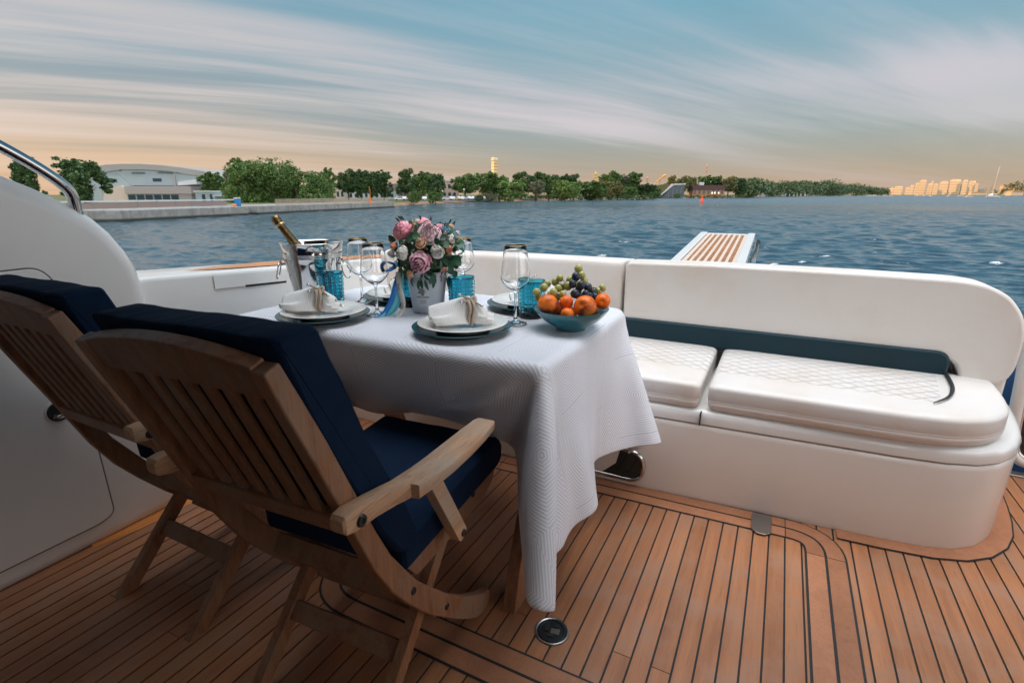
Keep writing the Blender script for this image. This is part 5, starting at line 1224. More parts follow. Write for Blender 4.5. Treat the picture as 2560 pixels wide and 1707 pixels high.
T=[ # px, top, base, width, depth, kind, tone, label
(200,383,500,88,88,'round','dark','tall dark tree left of the arena, behind the handrail end',0),
(62,380,500,46,80,'tall','dark','thin dark tree seen under the handrail at the far left',1),
(532,427,487,52,165,'tall','mid','narrow tree standing before the right half of the arena',2),
(597,390,500,46,150,'tall','mid','dark pointed tree rising behind the left of the big willow mass',0),
(578,420,500,40,160,'round','grey','greyish tree at the left foot of the big willow mass',1),
(820,416,490,34,175,'tall','mid','slim tree just right of the big willow mass',2),
(868,417,490,50,200,'round','dark','first tree of the row behind the quay fence, left end',2),
(900,421,490,34,200,'tall','dark','second tree of the row behind the quay fence',0),
(926,418,490,44,205,'round','dark','third tree of the row behind the quay fence',0),
(958,423,490,40,205,'tall','dark','fourth tree of the row behind the quay fence, near the orange post',1),
(1018,420,492,50,215,'round','dark','leftmost dark tree above the parked cars',1),
(1050,426,492,44,220,'round','mid','middle dark tree above the parked cars, behind a shore bush',3),
(1084,424,492,56,222,'round','dark','broad dark tree left of the gap with the white building',0),
(1162,430,492,58,232,'round','mid','tree right of the gap with the white building',2),
(1218,424,494,80,242,'willow','mid','broad green tree left of the lit tower',0),
(1248,432,492,40,250,'round','light','pale green tree below the lit tower',3),
(1262,448,498,38,236,'round','mid','small rounded tree between tower and pale willow',4),
(1276,446,500,66,232,'willow','light','pale yellow green willow leaning over the water below the tower',1),
(1302,428,490,50,275,'round','dark','dark tree right of the tower, first of the tall row',1),
(1338,426,490,52,280,'round','dark','dark tree right of the tower, second of the tall row',2),
(1372,427,490,50,282,'round','mid','dark tree right of the tower, third of the tall row',0),
(1404,429,490,46,285,'round','dark','dark tree right of the tower, fourth of the tall row',3),
(1434,434,490,42,290,'round','dark','dark tree right of the tower, fifth of the tall row',1),
(1342,447,494,36,262,'round','grey','grey silvery round tree before the dark row',2),
(1412,444,496,60,262,'willow','light','bright green willow with a domed top in the middle shore',2),
(1427,460,499,40,256,'willow','light','drooping pale willow lowest at the waterline',3),
(1474,448,496,76,275,'willow','mid','wide green tree right of the domed willow',0),
(1502,465,495,38,270,'willow','mid','low round tree at the right foot of the wide tree',1),
(1530,448,492,56,305,'round','olive','olive coloured round tree behind the low tree',0),
(1524,423,488,48,330,'round','mid','tall leafy tree with a high double top',2),
(1582,427,488,36,335,'tall','mid','tall column shaped tree at the right of the middle shore',0),
(1560,434,488,22,335,'tall','grey','thin grey tree beside the column shaped tree',1),
(1565,462,490,50,320,'willow','mid','green round shrub tree below the column shaped tree',2),
(1608,455,490,44,340,'round','dark','small dark tree left of the glass pavilion',3),
(1632,462,491,38,345,'round','dark','dark low tree touching the glass pavilion',1),
(1680,437,484,30,460,'round','olive','first tree of the sunlit row behind the glass pavilion',1),
(1704,437,484,30,465,'round','olive','second tree of the sunlit row behind the glass pavilion',2),
(1728,435,484,28,470,'round','olive','third tree of the sunlit row, above the brown pavilion end',0),
(1762,433,484,42,480,'round','mid','big tree under the thin mast',3),
(1794,438,484,32,480,'round','mid','tree right of the thin mast',1),
(1822,437,486,36,470,'round','olive','tree with orange leaves at the right of the brown pavilion',2),
(1848,438,486,34,480,'round','dark','dark tree right of the orange leaved tree',0),
]
for px,pt_,pb,w,Dp,kd,tn,lb_,sd_ in T: tree(px,pt_,pb,w,Dp,kd,tn,lb_,seed=sd_)
B=[(1033,475,509,30,172,'mid','leftmost low bush on the shore before the parked cars'),(1088,473,508,36,182,'mid','second low bush on the shore before the parked cars'),(1197,485,504,20,215,'dark','small dark bush at the right end of the parked cars'),(1228,481,504,30,220,'grey','grey green bush left of the pale willow'),(1634,478,492,28,330,'mid','round bush at the foot of the glass pavilion'),(1694,483,492,16,400,'mid','tiny bush before the glass pavilion')]
for k,(px,pt_,pb,w,Dp,tn,lb_) in enumerate(B): tree(px,pt_,pb,w,Dp,'bush',tn,lb_,'bush','bushes on the shore',seed=k%2,zb=-1.75)
# the big willow mass behind the quay
g=random.Random(5); bl=[]
prof_=[(575,455,18),(592,430,20),(612,408,22),(640,402,26),(672,400,28),(702,402,28),(730,412,26),(758,424,24),(785,436,22),(808,450,18)]
Dw=128
for px,ptp,r in prof_:
    xx=lat(px,(ptp+487)/2,Dw); zt_=zrow(ptp,Dw); rr_b=r/1280*Dw*1.35; 
    z=zt_-rr_b*.8
    while z>-2.0:
        bl.append((xx+g.uniform(-.6,.6),g.uniform(-2.5,2.5),z,rr_b*g.uniform(.8,1.1),rr_b,rr_b*g.uniform(.75,1.0))); z-=rr_b*1.05
wp=FW*Dw; wt_=thing('willow_tree',(wp.x,wp.y,-.9),'huge domed green willow mass right of the arena','tree','trees on the far shore',R(YAW))
q=crown_mesh([(b[0],b[1],b[2]+.9,b[3],b[4],b[5]) for b in bl],34000,.27,9,(.28,.5),34); q.build('crown',cm['mid'],wt_,local=True)
for px in (620,680,740): 
    m=MB(); xx=lat(px,480,Dw); m.tube([(xx,0,-.6),(xx+.3,0,2.0),(xx-.2,0,4.0)],[.4,.3,.15],8); m.build('trunk',barkm,wt_,local=True)
# far wood at the right and trees on the far bank: one mass
bl=[]; g=random.Random(8)
tp_=[(1862,440),(1880,447),(1900,449),(1925,450),(1950,447),(1975,448),(2000,452),(2018,449),(2040,456),(2062,448),(2085,449),(2110,458),(2135,455),(2160,464),(2185,465),(2208,468)]
for i,(px,ptp) in enumerate(tp_):
    Dp=520+ (px-1862)*2.7
    for sub in range(3):
        p_=far(px+g.uniform(-10,10),Dp+g.uniform(0,30),0,470); zt_=zrow(ptp+g.uniform(0,4)+sub*2.5,Dp); r=(zt_+1)*.5
        bl.append((p_.x,p_.y,zt_-r,r*2.0,r*2.0,r))
q=crown_mesh(bl,30000,1.5,21,(.25,.45),30); o=q.build('wood',crown_mat('foliage_far',(.045,.11,.05),(.07,.135,.06),(.14,.15,.07))); o['kind']='stuff'; tag(o,'long far off wood running to the right along the shore','wood')
bl=[]
for px,ptp in [(2500,468),(2515,462),(2530,455),(2545,449),(2560,448),(2580,452),(2600,450),(2640,446)]:
    Dp=1050; p_=far(px,Dp,0,470); zt_=zrow(ptp,Dp); r=(zt_+1)*.55; bl.append((p_.x,p_.y,zt_-r,r*.9,r*.9,r))
q=crown_mesh(bl,2500,1.4,22); o=q.build('tree_clump',cm['olive']); o['kind']='stuff'; tag(o,'dark wood on the far bank at the right edge behind the sailboat','wood')
bl=[]
for px in range(1640,1870,9):
    Dp=455; p_=far(px,Dp,0,480); bl.append((p_.x,p_.y,-.6,2.4,2.4,1.6))
for px in range(1290,1640,9):
    Dp=300; p_=far(px,Dp,0,480); bl.append((p_.x,p_.y,-.4,2.2,2.2,1.9))
for px in range(560,1290,12):
    Dp=225+(px-560)*.05; p_=far(px,Dp,0,480); bl.append((p_.x,p_.y,-.5,2.0,2.0,1.3 if px<1230 else 2.2))
q=crown_mesh(bl,9000,.42,23); o=q.build('undergrowth',cm['dark']); o['kind']='stuff'; tag(o,'dark undergrowth between the tree trunks along the shore','undergrowth')
# ---- arena
wallb=mat('arena_wall',lambda N,b:N.l(N.mix(N.noise(N.n('ShaderNodeTexCoord').outputs['Object'],.5,4,.6),(.30,.38,.41,1),(.40,.47,.49,1)),b.inputs['Base Color']),Roughness=.7)
creamw=mat('wall_cream',lambda N,b:N.l(N.mix(N.noise(N.n('ShaderNodeTexCoord').outputs['Object'],.6,4,.6),(.58,.50,.43,1),(.66,.58,.50,1)),b.inputs['Base Color']),Roughness=.8)
pinkw=mat('wall_pinkish',Base_Color=(.38,.36,.36),Roughness=.8); roofg=mat('roof_grey',Base_Color=(.33,.34,.33),Roughness=.6); windm=mat('window_dark',Base_Color=(.02,.06,.08),Roughness=.15); whitew=mat('wall_white',Base_Color=(.62,.66,.68),Roughness=.7)
DA=170; ac=400
def ax(px,py=455): return lat(px,py,DA)-lat(ac,455,DA)
def az(py): return zrow(py,DA)+1.0
ap=far(ac,DA,-1.0,455); ar_=thing('arena',ap,'large grey blue arena hall with a shallow domed roof','building',None,R(YAW))
LK=dict(parent=ar_,local=True)
top_=[(212,430),(232,418),(262,413),(300,411),(350,411),(400,414),(450,420),(500,428),(540,437),(572,449),(585,458)]
low_=[(585,461),(560,450),(520,443),(470,436),(420,428),(360,424),(300,424),(260,430),(232,438)]
m=MB(); m.prism([(ax(a,b),az(b)) for a,b in top_]+[(ax(585),az(464)),(ax(212),az(464))],1,1.0,42); m.build('hall',wallb,**LK)
m=MB(); m.prism([(ax(a,b),az(b)+.12) for a,b in top_]+[(ax(a,b),az(b)) for a,b in low_],1,.3,43); m.build('roof',roofg,**LK)
m=MB(); m.prism([(ax(268),0),(ax(335),0),(ax(325),az(472)),(ax(300),az(440)),(ax(262),az(436)),(ax(255),az(445))],1,0.6,3); m.build('buttress',wallb,**LK)
m=MB(); m.prism([(ax(236),0),(ax(268),0),(ax(268),az(470)),(ax(262),az(440)),(ax(234),az(432))],1,-3,3); m.build('stair_tower',wallb,**LK)
m=MB(); m.prism([(ax(272),0),(ax(338),0),(ax(330),az(468)),(ax(322),az(465)),(ax(280),az(472))],1,-4,1); m.build('entrance_block',creamw,**LK)
m=MB(); m.box((ax(340),-5,0),(ax(497),1,az(484))); m.build('lower_hall',pinkw,**LK)
m=MB(); m.box((ax(338),-5.4,az(485)),(ax(500),1,az(466))); m.build('fascia',pinkw,**LK)
for k in range(6):
    a=341+k*21
    m=MB(); m.box((ax(a+1),-5.06,.6),(ax(a+19),-4.9,az(487))); m.build('window',windm,**LK)
for (a,b,c,d) in ((378,446,400,454),):
    m=MB(); m.box((ax(a),.9,az(d)),(ax(b if False else c),1.1,az(b))); m.build('vent_window',windm,**LK)
m=MB(); m.prism([(ax(448),az(464)),(ax(497),az(461)),(ax(497),az(449)),(ax(450),az(455))],1,-1,1.2); m.build('upper_box',whitew,**LK)
m=MB(); m.box((ax(432),.5,az(466)),(ax(436),1.0,az(437))); m.build('drain_pipe',pinkw,**LK)
for a,b,c in ((300,424,304),(330,431,362),(395,430,412),(415,431,432),(440,430,452)):
    m=MB(); m.box((ax(a),.6,az(b+3)),(ax(c),1.0,az(b))); m.build('roof_duct',mat('duct',Base_Color=(.08,.12,.14),Roughness=.6),**LK)
# white annex right of the arena
an=thing('annex',far(533,160,-1,480),'low white roofed annex with blue glazing right of the arena','building',None,R(YAW))
for nm,x0_,x1_,y0_,y1_,z0_,z1_,mt in (('wall',-5.5,5,0,8,0,2.9,mat('annex_wall',Base_Color=(.36,.46,.52),Roughness=.6)),('roof',-5.8,5.3,-.4,8.4,2.9,3.25,whitew),('doorway',-3.6,-2.6,-.05,.1,0,2.2,windm),('doorway',-1.2,-.4,-.05,.1,0,2.2,windm),('canopy',.5,5.6,-2,0,1.6,1.8,whitew)):
    m=MB(); m.box((x0_,y0_,z0_),(x1_,y1_,z1_)); m.build(nm,mt,parent=an,local=True)
def building(px0,px1,ptop,Dp,label,name='building',mt=creamw,roof=whitew,group=None,dep=10,win=None,zb=-1.0,tilt=0,rh=.06,glow=False):
    c=(px0+px1)/2; t=thing(name,far(c,Dp,zb,470),label,'building',group,R(YAW)+tilt); w=(px1-px0)/1280*Dp*.97; h=zrow(ptop,Dp)-zb
    m=MB(); m.box((-w/2,0,0),(w/2,dep,h*(1-rh))); m.build('wall',mt,parent=t,local=True)
    m=MB(); m.box((-w/2-.2,-.2,h*(1-rh)),(w/2+.2,dep+.2,h)); m.build('roof',roof,parent=t,local=True)
    if win:
        nx_,nz_=win
        for i in range(nx_):
            for j in range(nz_):
                a=-w/2+w*(i+.25)/nx_; b=-w/2+w*(i+.75)/nx_; z0_=h*.9*(j+.3)/nz_; z1_=h*.9*(j+.78)/nz_
                m=MB(); m.box((a,-.06,z0_),(b,.02,z1_)); m.build('window',windm,parent=t,local=True)
    return t,w,h
building(965,1018,457,245,'flat roofed building with a white top left of the parked cars',mt=mat('w1',Base_Color=(.25,.20,.18),Roughness=.8),win=(5,1),dep=14)
building(1105,1142,452,262,'pinkish white building seen in the gap between the dark trees',mt=mat('w2',Base_Color=(.52,.38,.34),Roughness=.8),roof=mat('r2',Base_Color=(.30,.36,.36),Roughness=.7),win=(3,2))
building(838,860,470,225,'small cream building glimpsed behind the tree row',mt=creamw,win=(2,1),dep=6)
building(870,985,478,232,'long low white shed glimpsed between the tree row trunks',mt=whitew,win=(9,1),dep=6)
# round drum on the building
# ---- parked cars
carc=[(.75,.76,.78),(.55,.57,.60),(.30,.33,.36),(.70,.72,.74),(.62,.38,.06),(.66,.68,.70),(.72,.73,.76),(.45,.47,.5)]
carl=['white','silver','dark grey','white','yellow','pale','white','grey']
carm=[mat('car_paint_%s'%n,Base_Color=c,Roughness=.3,Coat_Weight=.5) for n,c in zip('abcdefgh',carc)]
tyre=mat('tyre',Base_Color=(.015,.015,.016),Roughness=.8)
def car_meshes():
    side=[(-2.15,.35),(2.15,.35),(2.2,.62),(2.05,.80),(1.15,.92),(.55,1.42),(-.95,1.46),(-1.75,1.0),(-2.15,.92),(-2.2,.6)]
    m=MB(); m.prism(side,1,-.85,.85); b=m.build('body',carm[0],bevel=.12,seg=3)
    gl=[(.98,.95),(.50,1.36),(-.90,1.39),(-1.50,1.0)]
    m=MB(); m.prism(gl,1,-.862,.862); w=m.build('window_band',windm)
    ws=[]
    for x in (-1.35,1.35):
        for y in (-.80,.80):
            q=MB(); q.lathe([(.0,-.1),(.30,-.1),(.32,-.07),(.32,.07),(.30,.1),(.0,.1)],18); M_=Matrix.Translation((x,y,.32))@Matrix.Rotation(R(90),4,'X'); q.v=[tuple(M_@Vector(v)) for v in q.v]; ws.append(q.build('wheel',tyre))
    return b,w,ws
cb,cw,cws=car_meshes(); 
spots=[(1000,0),(1012,3),(1062,6),(1118,1),(1127,3),(1134,5),(1139,4),(1147,0),(1156,6),(1163,7),(1174,3),(1181,0),(1190,2),(1208,1),(1218,6)]
ordn=['first','second','third','fourth','fifth','sixth','seventh','eighth','ninth','tenth','eleventh','twelfth','thirteenth','fourteenth','fifteenth']
for k,(px,ci) in enumerate(spots):
    Dp=198+k*1.2+(px-1000)*.06; t=thing('parked_car',far(px,Dp,-1.02,490),'%s car parked on the far shore, %s from the left'%(carl[ci],ordn[k]),'car','cars parked on the far shore',R(YAW)+(R(90) if k%3 else R(10))+random.uniform(-.15,.15))
    t.scale=(1.0,1.0,1.0); 
    for src in [cb,cw]+cws:
        o=src.copy(); 
        if src is cb: o.data=src.data.copy(); o.data.materials[0]=carm[ci]
        col.objects.link(o); o.parent=t
for o in [cb,cw]+cws: bpy.data.objects.remove(o)
m=MB(); a_=far(985,186,0); b_=far(1235,236,0); dd_=(b_-a_).normalized(); nn_=Vector((-dd_.y,dd_.x,0))
if nn_.dot(a_)<0: nn_=-nn_
vs=[]
for z in (-1.9,-1.03):
    for s_,d_ in ((-8,9),((b_-a_).length,5),((b_-a_).length,26),(-8,30)): vs.append(a_+dd_*s_+nn_*d_+Vector((0,0,z)))
m.add(vs,[(3,2,1,0),(4,5,6,7),(0,1,5,4),(1,2,6,5),(2,3,7,6),(3,0,4,7)]); o=m.build('road',conc); o['kind']='structure'
# street lamps among the trees
for k,(px,pt_,pb,Dp) in enumerate([(1107,479,490,205),(1160,474,488,215)]):
    t=thing('street_lamp',far(px,Dp,-1.0,485),('white globe lamp right of the broad dark tree','white globe lamp above the parked cars')[k],'street lamp','globe lamps by the parked cars',R(YAW)); h=zrow(pt_,Dp)+1
    m=MB(); m.tube([(0,0,0),(0,0,h-.3)],.07,8); m.build('post',postm,parent=t,local=True); m=MB(); m.sphere((0,0,h),.36,14,10); m.build('globe',mat('globe_white',Base_Color=(.85,.78,.70),Roughness=.4),parent=t,local=True,smooth=True)
# tower
DT=620; tw=thing('tower',far(1236,DT,-1.0,420),'slim office tower with its left side lit gold by the sun','tower',None,R(YAW)-R(48)); h=zrow(397,DT)+1
def f_tow(N,b):
    o=N.n('ShaderNodeTexCoord').outputs['Object']; z=N.sep(o)[2]; st=N.math('FRACT',N.math('MULTIPLY',z,.30)); c=N.mix(N.math('GREATER_THAN',st,.55),(.80,.55,.26,1),(.45,.30,.16,1)); N.l(c,b.inputs['Base Color'])
m=MB(); m.box((-2.7,-2.7,0),(2.7,2.7,h*.93)); m.build('shaft',mat('tower_facade',f_tow,Roughness=.35),parent=tw,local=True,bevel=.6,seg=2)
m=MB(); m.box((-3.0,-3.0,h*.93),(3.0,3.0,h+1.0)); m.build('crown_storey',mat('tower_top',Base_Color=(.75,.62,.42),Roughness=.5),parent=tw,local=True,bevel=.8)
m=MB(); m.box((-1.6,-1.6,h+1.0),(1.6,1.6,h+2.4)); m.build('plant_room',pinkw,parent=tw,local=True)
# glass pavilion
DG=440; gp_=thing('glass_pavilion',far(1690,DG,-1.0,470),'pavilion with a sloping grass roof and dark slanted glass front','building',None,R(YAW))
def gx2(px): return lat(px,470,DG)-lat(1690,470,DG)
def gz2(py): return zrow(py,DG)+1
m=MB(); m.prism([(gx2(1642),gz2(487)),(gx2(1652),gz2(484)),(gx2(1680),gz2(462)),(gx2(1665),gz2(460)),(gx2(1648),gz2(463)),(gx2(1628),gz2(468)),(gx2(1620),gz2(487))],1,-1,18); m.build('grass_roof',mat('roof_moss',Base_Color=(.13,.13,.05),Roughness=.9),parent=gp_,local=True)
m=MB(); m.prism([(gx2(1652),gz2(487)),(gx2(1655),gz2(487)),(gx2(1682),gz2(463)),(gx2(1712),gz2(462)),(gx2(1712),gz2(459)),(gx2(1678),gz2(460))],1,-2,1); m.build('white_edge',whitew,parent=gp_,local=True)
m=MB(); m.prism([(gx2(1656),0),(gx2(1712),0),(gx2(1710),gz2(463)),(gx2(1683),gz2(463))],1,-.5,14); m.build('glass_front',windm,parent=gp_,local=True)
for k in range(4):
    m=MB(); x=gx2(1672+k*10); m.box((x-.15,-.75,0),(x+.15,-.5,gz2(468 if k else 474))); m.build('mullion',postm,parent=gp_,local=True)
br,w_,h_=building(1733,1812,463,455,'long brown pavilion with a dark red roof and lit windows',mt=mat('w3',Base_Color=(.42,.22,.10),Roughness=.8),roof=mat('r3',Base_Color=(.10,.055,.05),Roughness=.8),dep=10,win=(7,1),rh=.42)
lampw=mat('lit_window',Base_Color=(.9,.8,.6),Emission_Color=(1,.75,.45),Emission_Strength=1.4,Roughness=.5)
for x in (.10,.18,.30):
    m=MB(); m.box((w_*x,-.1,h_*.28),(w_*x+.9,-.05,h_*.42)); m.build('lit_window',lampw,parent=br,local=True)
m=MB(); m.box((-w_*.28,1,h_),(-w_*.15,4,h_*1.25)); m.build('chimney_block',whitew,parent=br,local=True)
# small huts on the far shore
for (a,b,c,Dp,l) in ((1866,1888,478,580,'small pinkish hut before the far wood'),(1900,1916,474,620,'grey hut with a pale roof before the far wood'),(1945,1968,481,700,'low white roofed boat house at the waterline')):
    building(a,b,c,Dp,l,name='hut',mt=mat('hutw',Base_Color=(.42,.34,.32),Roughness=.8),roof=whitew,dep=6,rh=.2,win=(2,1))
# mast, crane-like arch, poles
def pole(px,pt_,pb,Dp,r,label,name,mt,lean=0,cat='mast'):
    t=thing(name,far(px,Dp,-1,470),label,cat,None,R(YAW)); h=zrow(pt_,Dp)+1; m=MB(); m.tube([(0,0,0),(lean*h*.6,0,h*.6),(lean*h,0,h)],[r,r*.8,r*.5],8); m.build('shaft',mt,parent=t,local=True,smooth=True)
    for k in range(1,5): 
        m=MB(); z=h*(.35+.13*k); m.box((lean*z-r*2,-r*2,z),(lean*z+r*2,r*2,z+r*.8)); m.build('platform',mt,parent=t,local=True)
    return t
redm=mat('mast_red',Base_Color=(.60,.30,.22),Roughness=.6)
pole(1762,408,440,900,1.0,'thin red mast above the big tree','radio_mast',redm)
pole(1488,429,450,700,1.6,'yellow chimney showing over the middle trees','chimney',mat('chim',Base_Color=(.72,.50,.12),Roughness=.6),cat='chimney')
pole(1617,442,462,650,.9,'red pole left of the sloping arch','radio_mast',redm); pole(1599,445,462,650,.8,'shorter red pole beside the column shaped tree','radio_mast',redm)
t=thing('stadium_arch',far(1650,640,-1,460),'orange curved boom rising behind the glass pavilion','arch',None,R(YAW)); D_=640
def qx(px): return lat(px,450,D_)-lat(1650,460,D_)
m=MB(); m.tube(smoothpath([(qx(1637),0,zrow(466,D_)+1),(qx(1640),0,zrow(458,D_)+1),(qx(1648),0,zrow(449,D_)+1),(qx(1657),0,zrow(442,D_)+1),(qx(1664),0,zrow(438,D_)+1)],4),[.45]*6+[.65]*6+[1.3]*5,8); m.build('boom',mat('boom_orange',Base_Color=(.85,.40,.08),Roughness=.5),parent=t,local=True,smooth=True)
m=MB(); m.tube([(qx(1650),0,0),(qx(1650),0,zrow(448,D_)+1)],.5,8); m.build('support',redm,parent=t,local=True)
# beach people / sails
for k,(px,py0,py1,l) in enumerate([(1974,478,489,'first white sail on the beach'),(1985,479,489,'second white sail on the beach'),(1993,479,489,'third white sail on the beach'),(2002,479,489,'fourth white sail on the beach'),(2013,480,489,'last white sail on the beach, at the right')]):
    Dp=760; t=thing('dinghy',far(px,Dp,-1.6,487),l.replace('white sail','small dinghy with white sail'),'sailing dinghy','dinghies drawn up on the far beach',R(YAW)); h=zrow(py0,Dp)+1.6
    m=MB(); m.prism([(-.8,.9),(.9,.9),(-.5,h)],1,-.04,.04); m.build('sail',mat('sail',Base_Color=(.8,.78,.76),Roughness=.8),parent=t,local=True); m=MB(); m.prism([(-1.4,.7),(1.5,.7),(1.1,0),(-1.2,0)],1,-.5,.5); m.build('hull',redm,parent=t,local=True,bevel=.1); m=MB(); m.tube([(-.52,0,.6),(-.5,0,h+.2)],.06,6); m.build('mast',postm,parent=t,local=True)
# ---- buoys
t=thing('buoy',far(1755,250,WZ,495),'orange channel buoy floating in mid water','buoy',None,R(YAW))
Db=rowD(507.5); bpnt=far(1755,Db,WZ,500); t.location=bpnt; hb=(507.5-493)/1280*Db*1.02
m=MB(); m.lathe([(.0,-.3),(.42*hb/2,-.25),(.46*hb/2,.1),(.42*hb/2,.55*hb),(.26*hb/2,.72*hb),(.20*hb/2,.86*hb),(.24*hb/2,.88*hb),(.22*hb/2,hb),(.0,hb)],20); m.build('float',mat('buoy_orange',Base_Color=(.90,.10,.02),Roughness=.45),parent=t,local=True,smooth=True)
m=MB(); m.tube([(0,0,hb*.98),(0,0,hb*1.1)],.05,6); m.build('spike',postm,parent=t,local=True)
t=thing('mooring_buoy',far(1988,rowD(493.5),WZ,492),'small dark buoy near the far shore','buoy',None,R(YAW)); m=MB(); m.lathe([(.0,-.4),(.9,-.3),(1.0,.1),(.8,.7),(.3,1.1),(.25,1.5),(.0,1.5)],16); m.build('float',windm,parent=t,local=True,smooth=True); m=MB(); m.tube([(0,0,1.4),(0,0,2.2)],.12,6); m.build('pin',postm,parent=t,local=True)
# ---- city skyline on the right
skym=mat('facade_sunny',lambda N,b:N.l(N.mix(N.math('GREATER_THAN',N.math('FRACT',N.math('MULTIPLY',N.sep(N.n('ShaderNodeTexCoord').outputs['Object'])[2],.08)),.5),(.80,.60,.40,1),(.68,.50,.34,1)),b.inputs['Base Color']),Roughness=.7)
skyg=mat('facade_shade',Base_Color=(.26,.28,.27),Roughness=.8)  # sunlit and shaded tones are put into the two facade colours
SK=[(2222,2236,470,0,'low wide ochre block at the left end of the city skyline'),(2236,2258,466,0,'ochre block with a stepped roof near the left end of the skyline'),(2264,2275,468,0,'short tower left of the tall trio'),(2275,2285,462,0,'first of the rising trio of towers'),(2287,2297,456,0,'second of the rising trio of towers'),(2297,2314,449,0,'tallest of the rising trio of towers'),(2318,2332,459,0,'tower right of the trio with a dark companion'),(2325,2331,451,0,'slim stair tower behind the seventh tower'),(2333,2345,459,0,'pale tower in the middle of the skyline'),(2347,2369,453,0,'wide round topped tower in the middle of the skyline'),(2372,2400,448,0,'widest and tallest tower of the right group'),(2370,2376,456,1,'grey slice at the left of the widest tower'),(2404,2417,449,0,'narrow tower next to the widest tower'),(2396,2404,462,1,'grey low block between the two tallest right towers'),(2420,2437,452,0,'separate tower at the right of the group'),(2438,2444,458,0,'thin tower right of the separate tower'),(2448,2462,472,1,'grey low block near the sailboat'),(2464,2470,468,0,'thin ochre tower just left of the sailboat'),(2476,2482,462,0,'small lone tower left of the mast')]
for k,(a,b,tp2,sh,l) in enumerate(SK):
    Dp=2600+ (k*37)%300; c=(a+b)/2; t=thing('tower_block',far(c,Dp,0,470),l,'tower block','towers of the far city skyline',R(YAW)-R(38)); w=(b-a)/1280*Dp*.74; h=zrow(tp2,Dp)
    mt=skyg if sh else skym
    m=MB(); m.box((-w/2,-w*.3,-2),(w/2,w*.4,h*.93)); m.build('facade',mt,parent=t,local=True,bevel=w*.08,seg=2)
    m=MB(); m.box((-w*.38,-w*.2,h*.93),(w*.38,w*.3,h)); m.build('roof_storey',mt,parent=t,local=True)
for (a,b,c,l) in ((2430,2468,480,'long low ochre hall at the waterline left of the sailboat'),(2530,2560,477,'sunlit low houses at the right edge'),(2505,2535,462,'orange roofed block behind the dark wood')):
    Dp=1900 if a!=2530 else 1000; t=thing('low_block',far((a+b)/2,Dp,-1,480),l,'building',None,R(YAW)); w=(b-a)/1280*Dp; h=zrow(c,Dp)+1; m=MB(); m.box((-w/2,0,0),(w/2,12,h*.8)); m.build('wall',skym,parent=t,local=True); m=MB(); m.prism([(-w/2,h*.8),(w/2,h*.8),(w*.35,h),(-w*.35,h)],1,-1,13); m.build('roof',mat('roof_ochre',Base_Color=(.60,.28,.08),Roughness=.7),parent=t,local=True)
# ---- boats
bw=mat('boat_white',Base_Color=(.80,.74,.68),Roughness=.35); bdark=mat('boat_dark',Base_Color=(.03,.05,.06),Roughness=.3); canv=mat('boat_canvas',Base_Color=(.70,.42,.22),Roughness=.8)
def hullm(L,Wd,Hh,m):
    rings=[]
    for i in range(9):
        t_=i/8; x=-L/2+L*t_; w=Wd/2*(1-.95*max(0,(t_-.45)/.55)**2.2); z0=0+Hh*.25*t_**3
        rings.append([(x,-w,Hh*(1+.25*t_*t_)),(x,-w*.8,z0+.1*Hh),(x,0,z0-.3*Hh),(x,w*.8,z0+.1*Hh),(x,w,Hh*(1+.25*t_*t_))])
    m.loft(rings)
def boat(px,Dp,L,label,kind,rz):
    t=thing('sailboat' if kind=='sail' else 'motor_boat',far(px,Dp,WZ,489),label,'sailboat' if kind=='sail' else 'boat',None if kind=='sail' else 'motor boats moored in the far harbour',R(YAW)+rz)
    m=MB(); hullm(L,L*.32,L*.10,m); m.build('hull',bw,parent=t,local=True,autos=40)
    m=MB(); m.prism([(-L*.30,L*.10),(L*.22,L*.10),(L*.08,L*.19),(-L*.24,L*.20)],1,-L*.10,L*.10); m.build('cabin',bw,parent=t,local=True,bevel=L*.01)
    m=MB(); m.prism([(-L*.26,L*.13),(L*.13,L*.13),(L*.08,L*.165),(-L*.23,L*.17)],1,-L*.103,L*.103); m.build('cabin_window',bdark,parent=t,local=True)
    if kind!='sail':
        m=MB(); m.prism([(-L*.34,L*.215),(L*.0,L*.215),(L*.0,L*.235),(-L*.34,L*.235)],1,-L*.11,L*.11); m.build('canopy',canv,parent=t,local=True)
    return t
sb=boat(2480,560,19,'white sailboat with a tall leaning mast at the right','sail',R(200)); sb.rotation_euler[1]=0
hm=zrow(413,560)-WZ
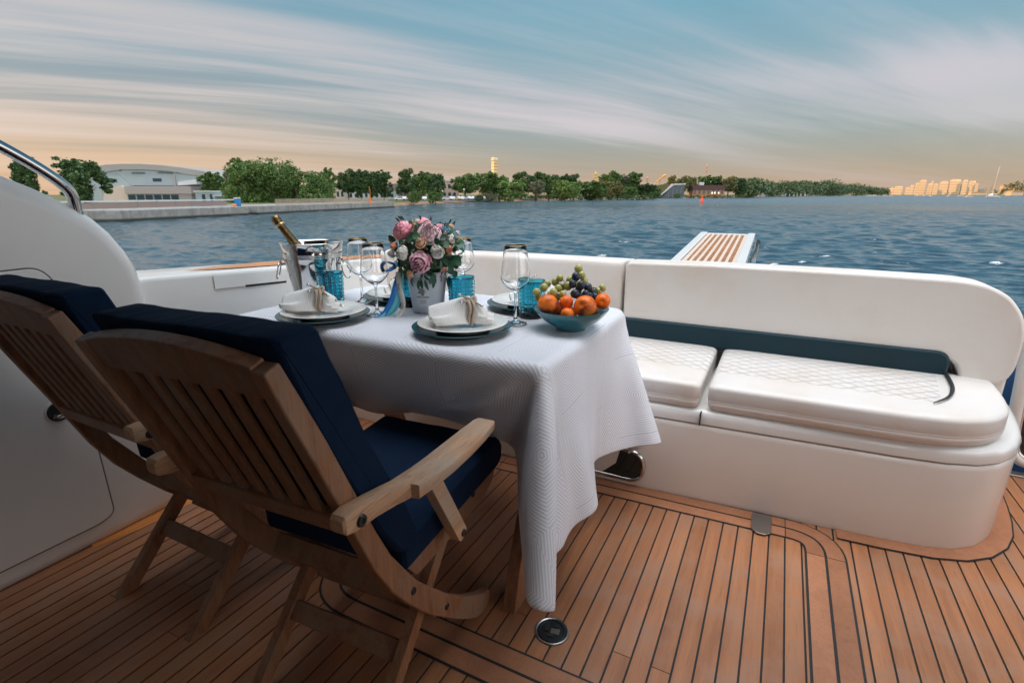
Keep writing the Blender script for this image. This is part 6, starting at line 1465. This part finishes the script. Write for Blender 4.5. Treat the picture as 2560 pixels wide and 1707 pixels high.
m=MB(); m.tube([(0,0,1.4),(-.3,0,hm*.5),(-.8,0,hm)],[.32,.26,.14],8); m.build('mast',mat('mast_pale',Base_Color=(.80,.62,.52),Roughness=.4),parent=sb,local=True,smooth=True)
m=MB(); m.tube([(-.1,0,3.4),(5.4,0,3.2)],.16,8); m.build('boom',bw,parent=sb,local=True); m=MB(); m.tube([(0,0,3.75),(2.7,0,3.85),(5.2,0,3.5)],[.30,.42,.2],8); m.build('furled_sail',mat('furled',Base_Color=(.75,.66,.58),Roughness=.8),parent=sb,local=True,smooth=True)
for a_,b__ in (((-.8,0,hm),(-7.0,0,1.8)),((-.8,0,hm),(7.0,0,1.5)),((-.5,0,hm*.7),(-.2,2.2,1.5)),((-.5,0,hm*.7),(-.2,-2.2,1.5))):
    m=MB(); m.tube([a_,b__],.035,5); m.build('stay',postm,parent=sb,local=True)
for k,(px,Dp,L,l) in enumerate([(2174,900,11,'leftmost white motor boat in the far harbour'),(2186,960,12,'second motor boat in the far harbour'),(2212,900,9,'small bright motor boat right of the first pair'),(2225,940,10,'motor boat below the low ochre blocks'),(2296,930,13,'motor boat below the trio of towers'),(2310,980,11,'pink tinted motor boat next to the trio'),(2326,860,9,'low motor boat with a dark canopy'),(2372,980,9,'motor boat below the widest tower'),(2402,930,10,'motor boat left of the speeding one'),(2424,640,9,'low orange speed boat in front of the harbour')]):
    boat(px,Dp,L,l,'motor',R(random.choice((0,180,30,200))))
# ---- made-up sun blocker on the port bank, out of the picture: keeps the low sun off the deck
wd=sv.copy(); wd.z=0; wd.normalize()
t=thing('sun_blocker',Vector((wd.x*95,wd.y*95,-1.2)),'unseen brick block added on the near bank to shade the deck','building',None,SUN_ANG+R(90))
m=MB(); m.box((-26,0,0),(26,16,13)); m.build('wall',mat('brick',Base_Color=(.22,.10,.06),Roughness=.9),parent=t,local=True)
m=MB(); m.prism([(-27,13),(27,13),(27,13.4),(-27,13.4)],1,-1,17); m.build('roof',roofg,parent=t,local=True)
for k in range(12):
    m=MB(); m.box((-25+k*4.2,16.0,3),(-22.8+k*4.2,16.06,9)); m.build('window',windm,parent=t,local=True)
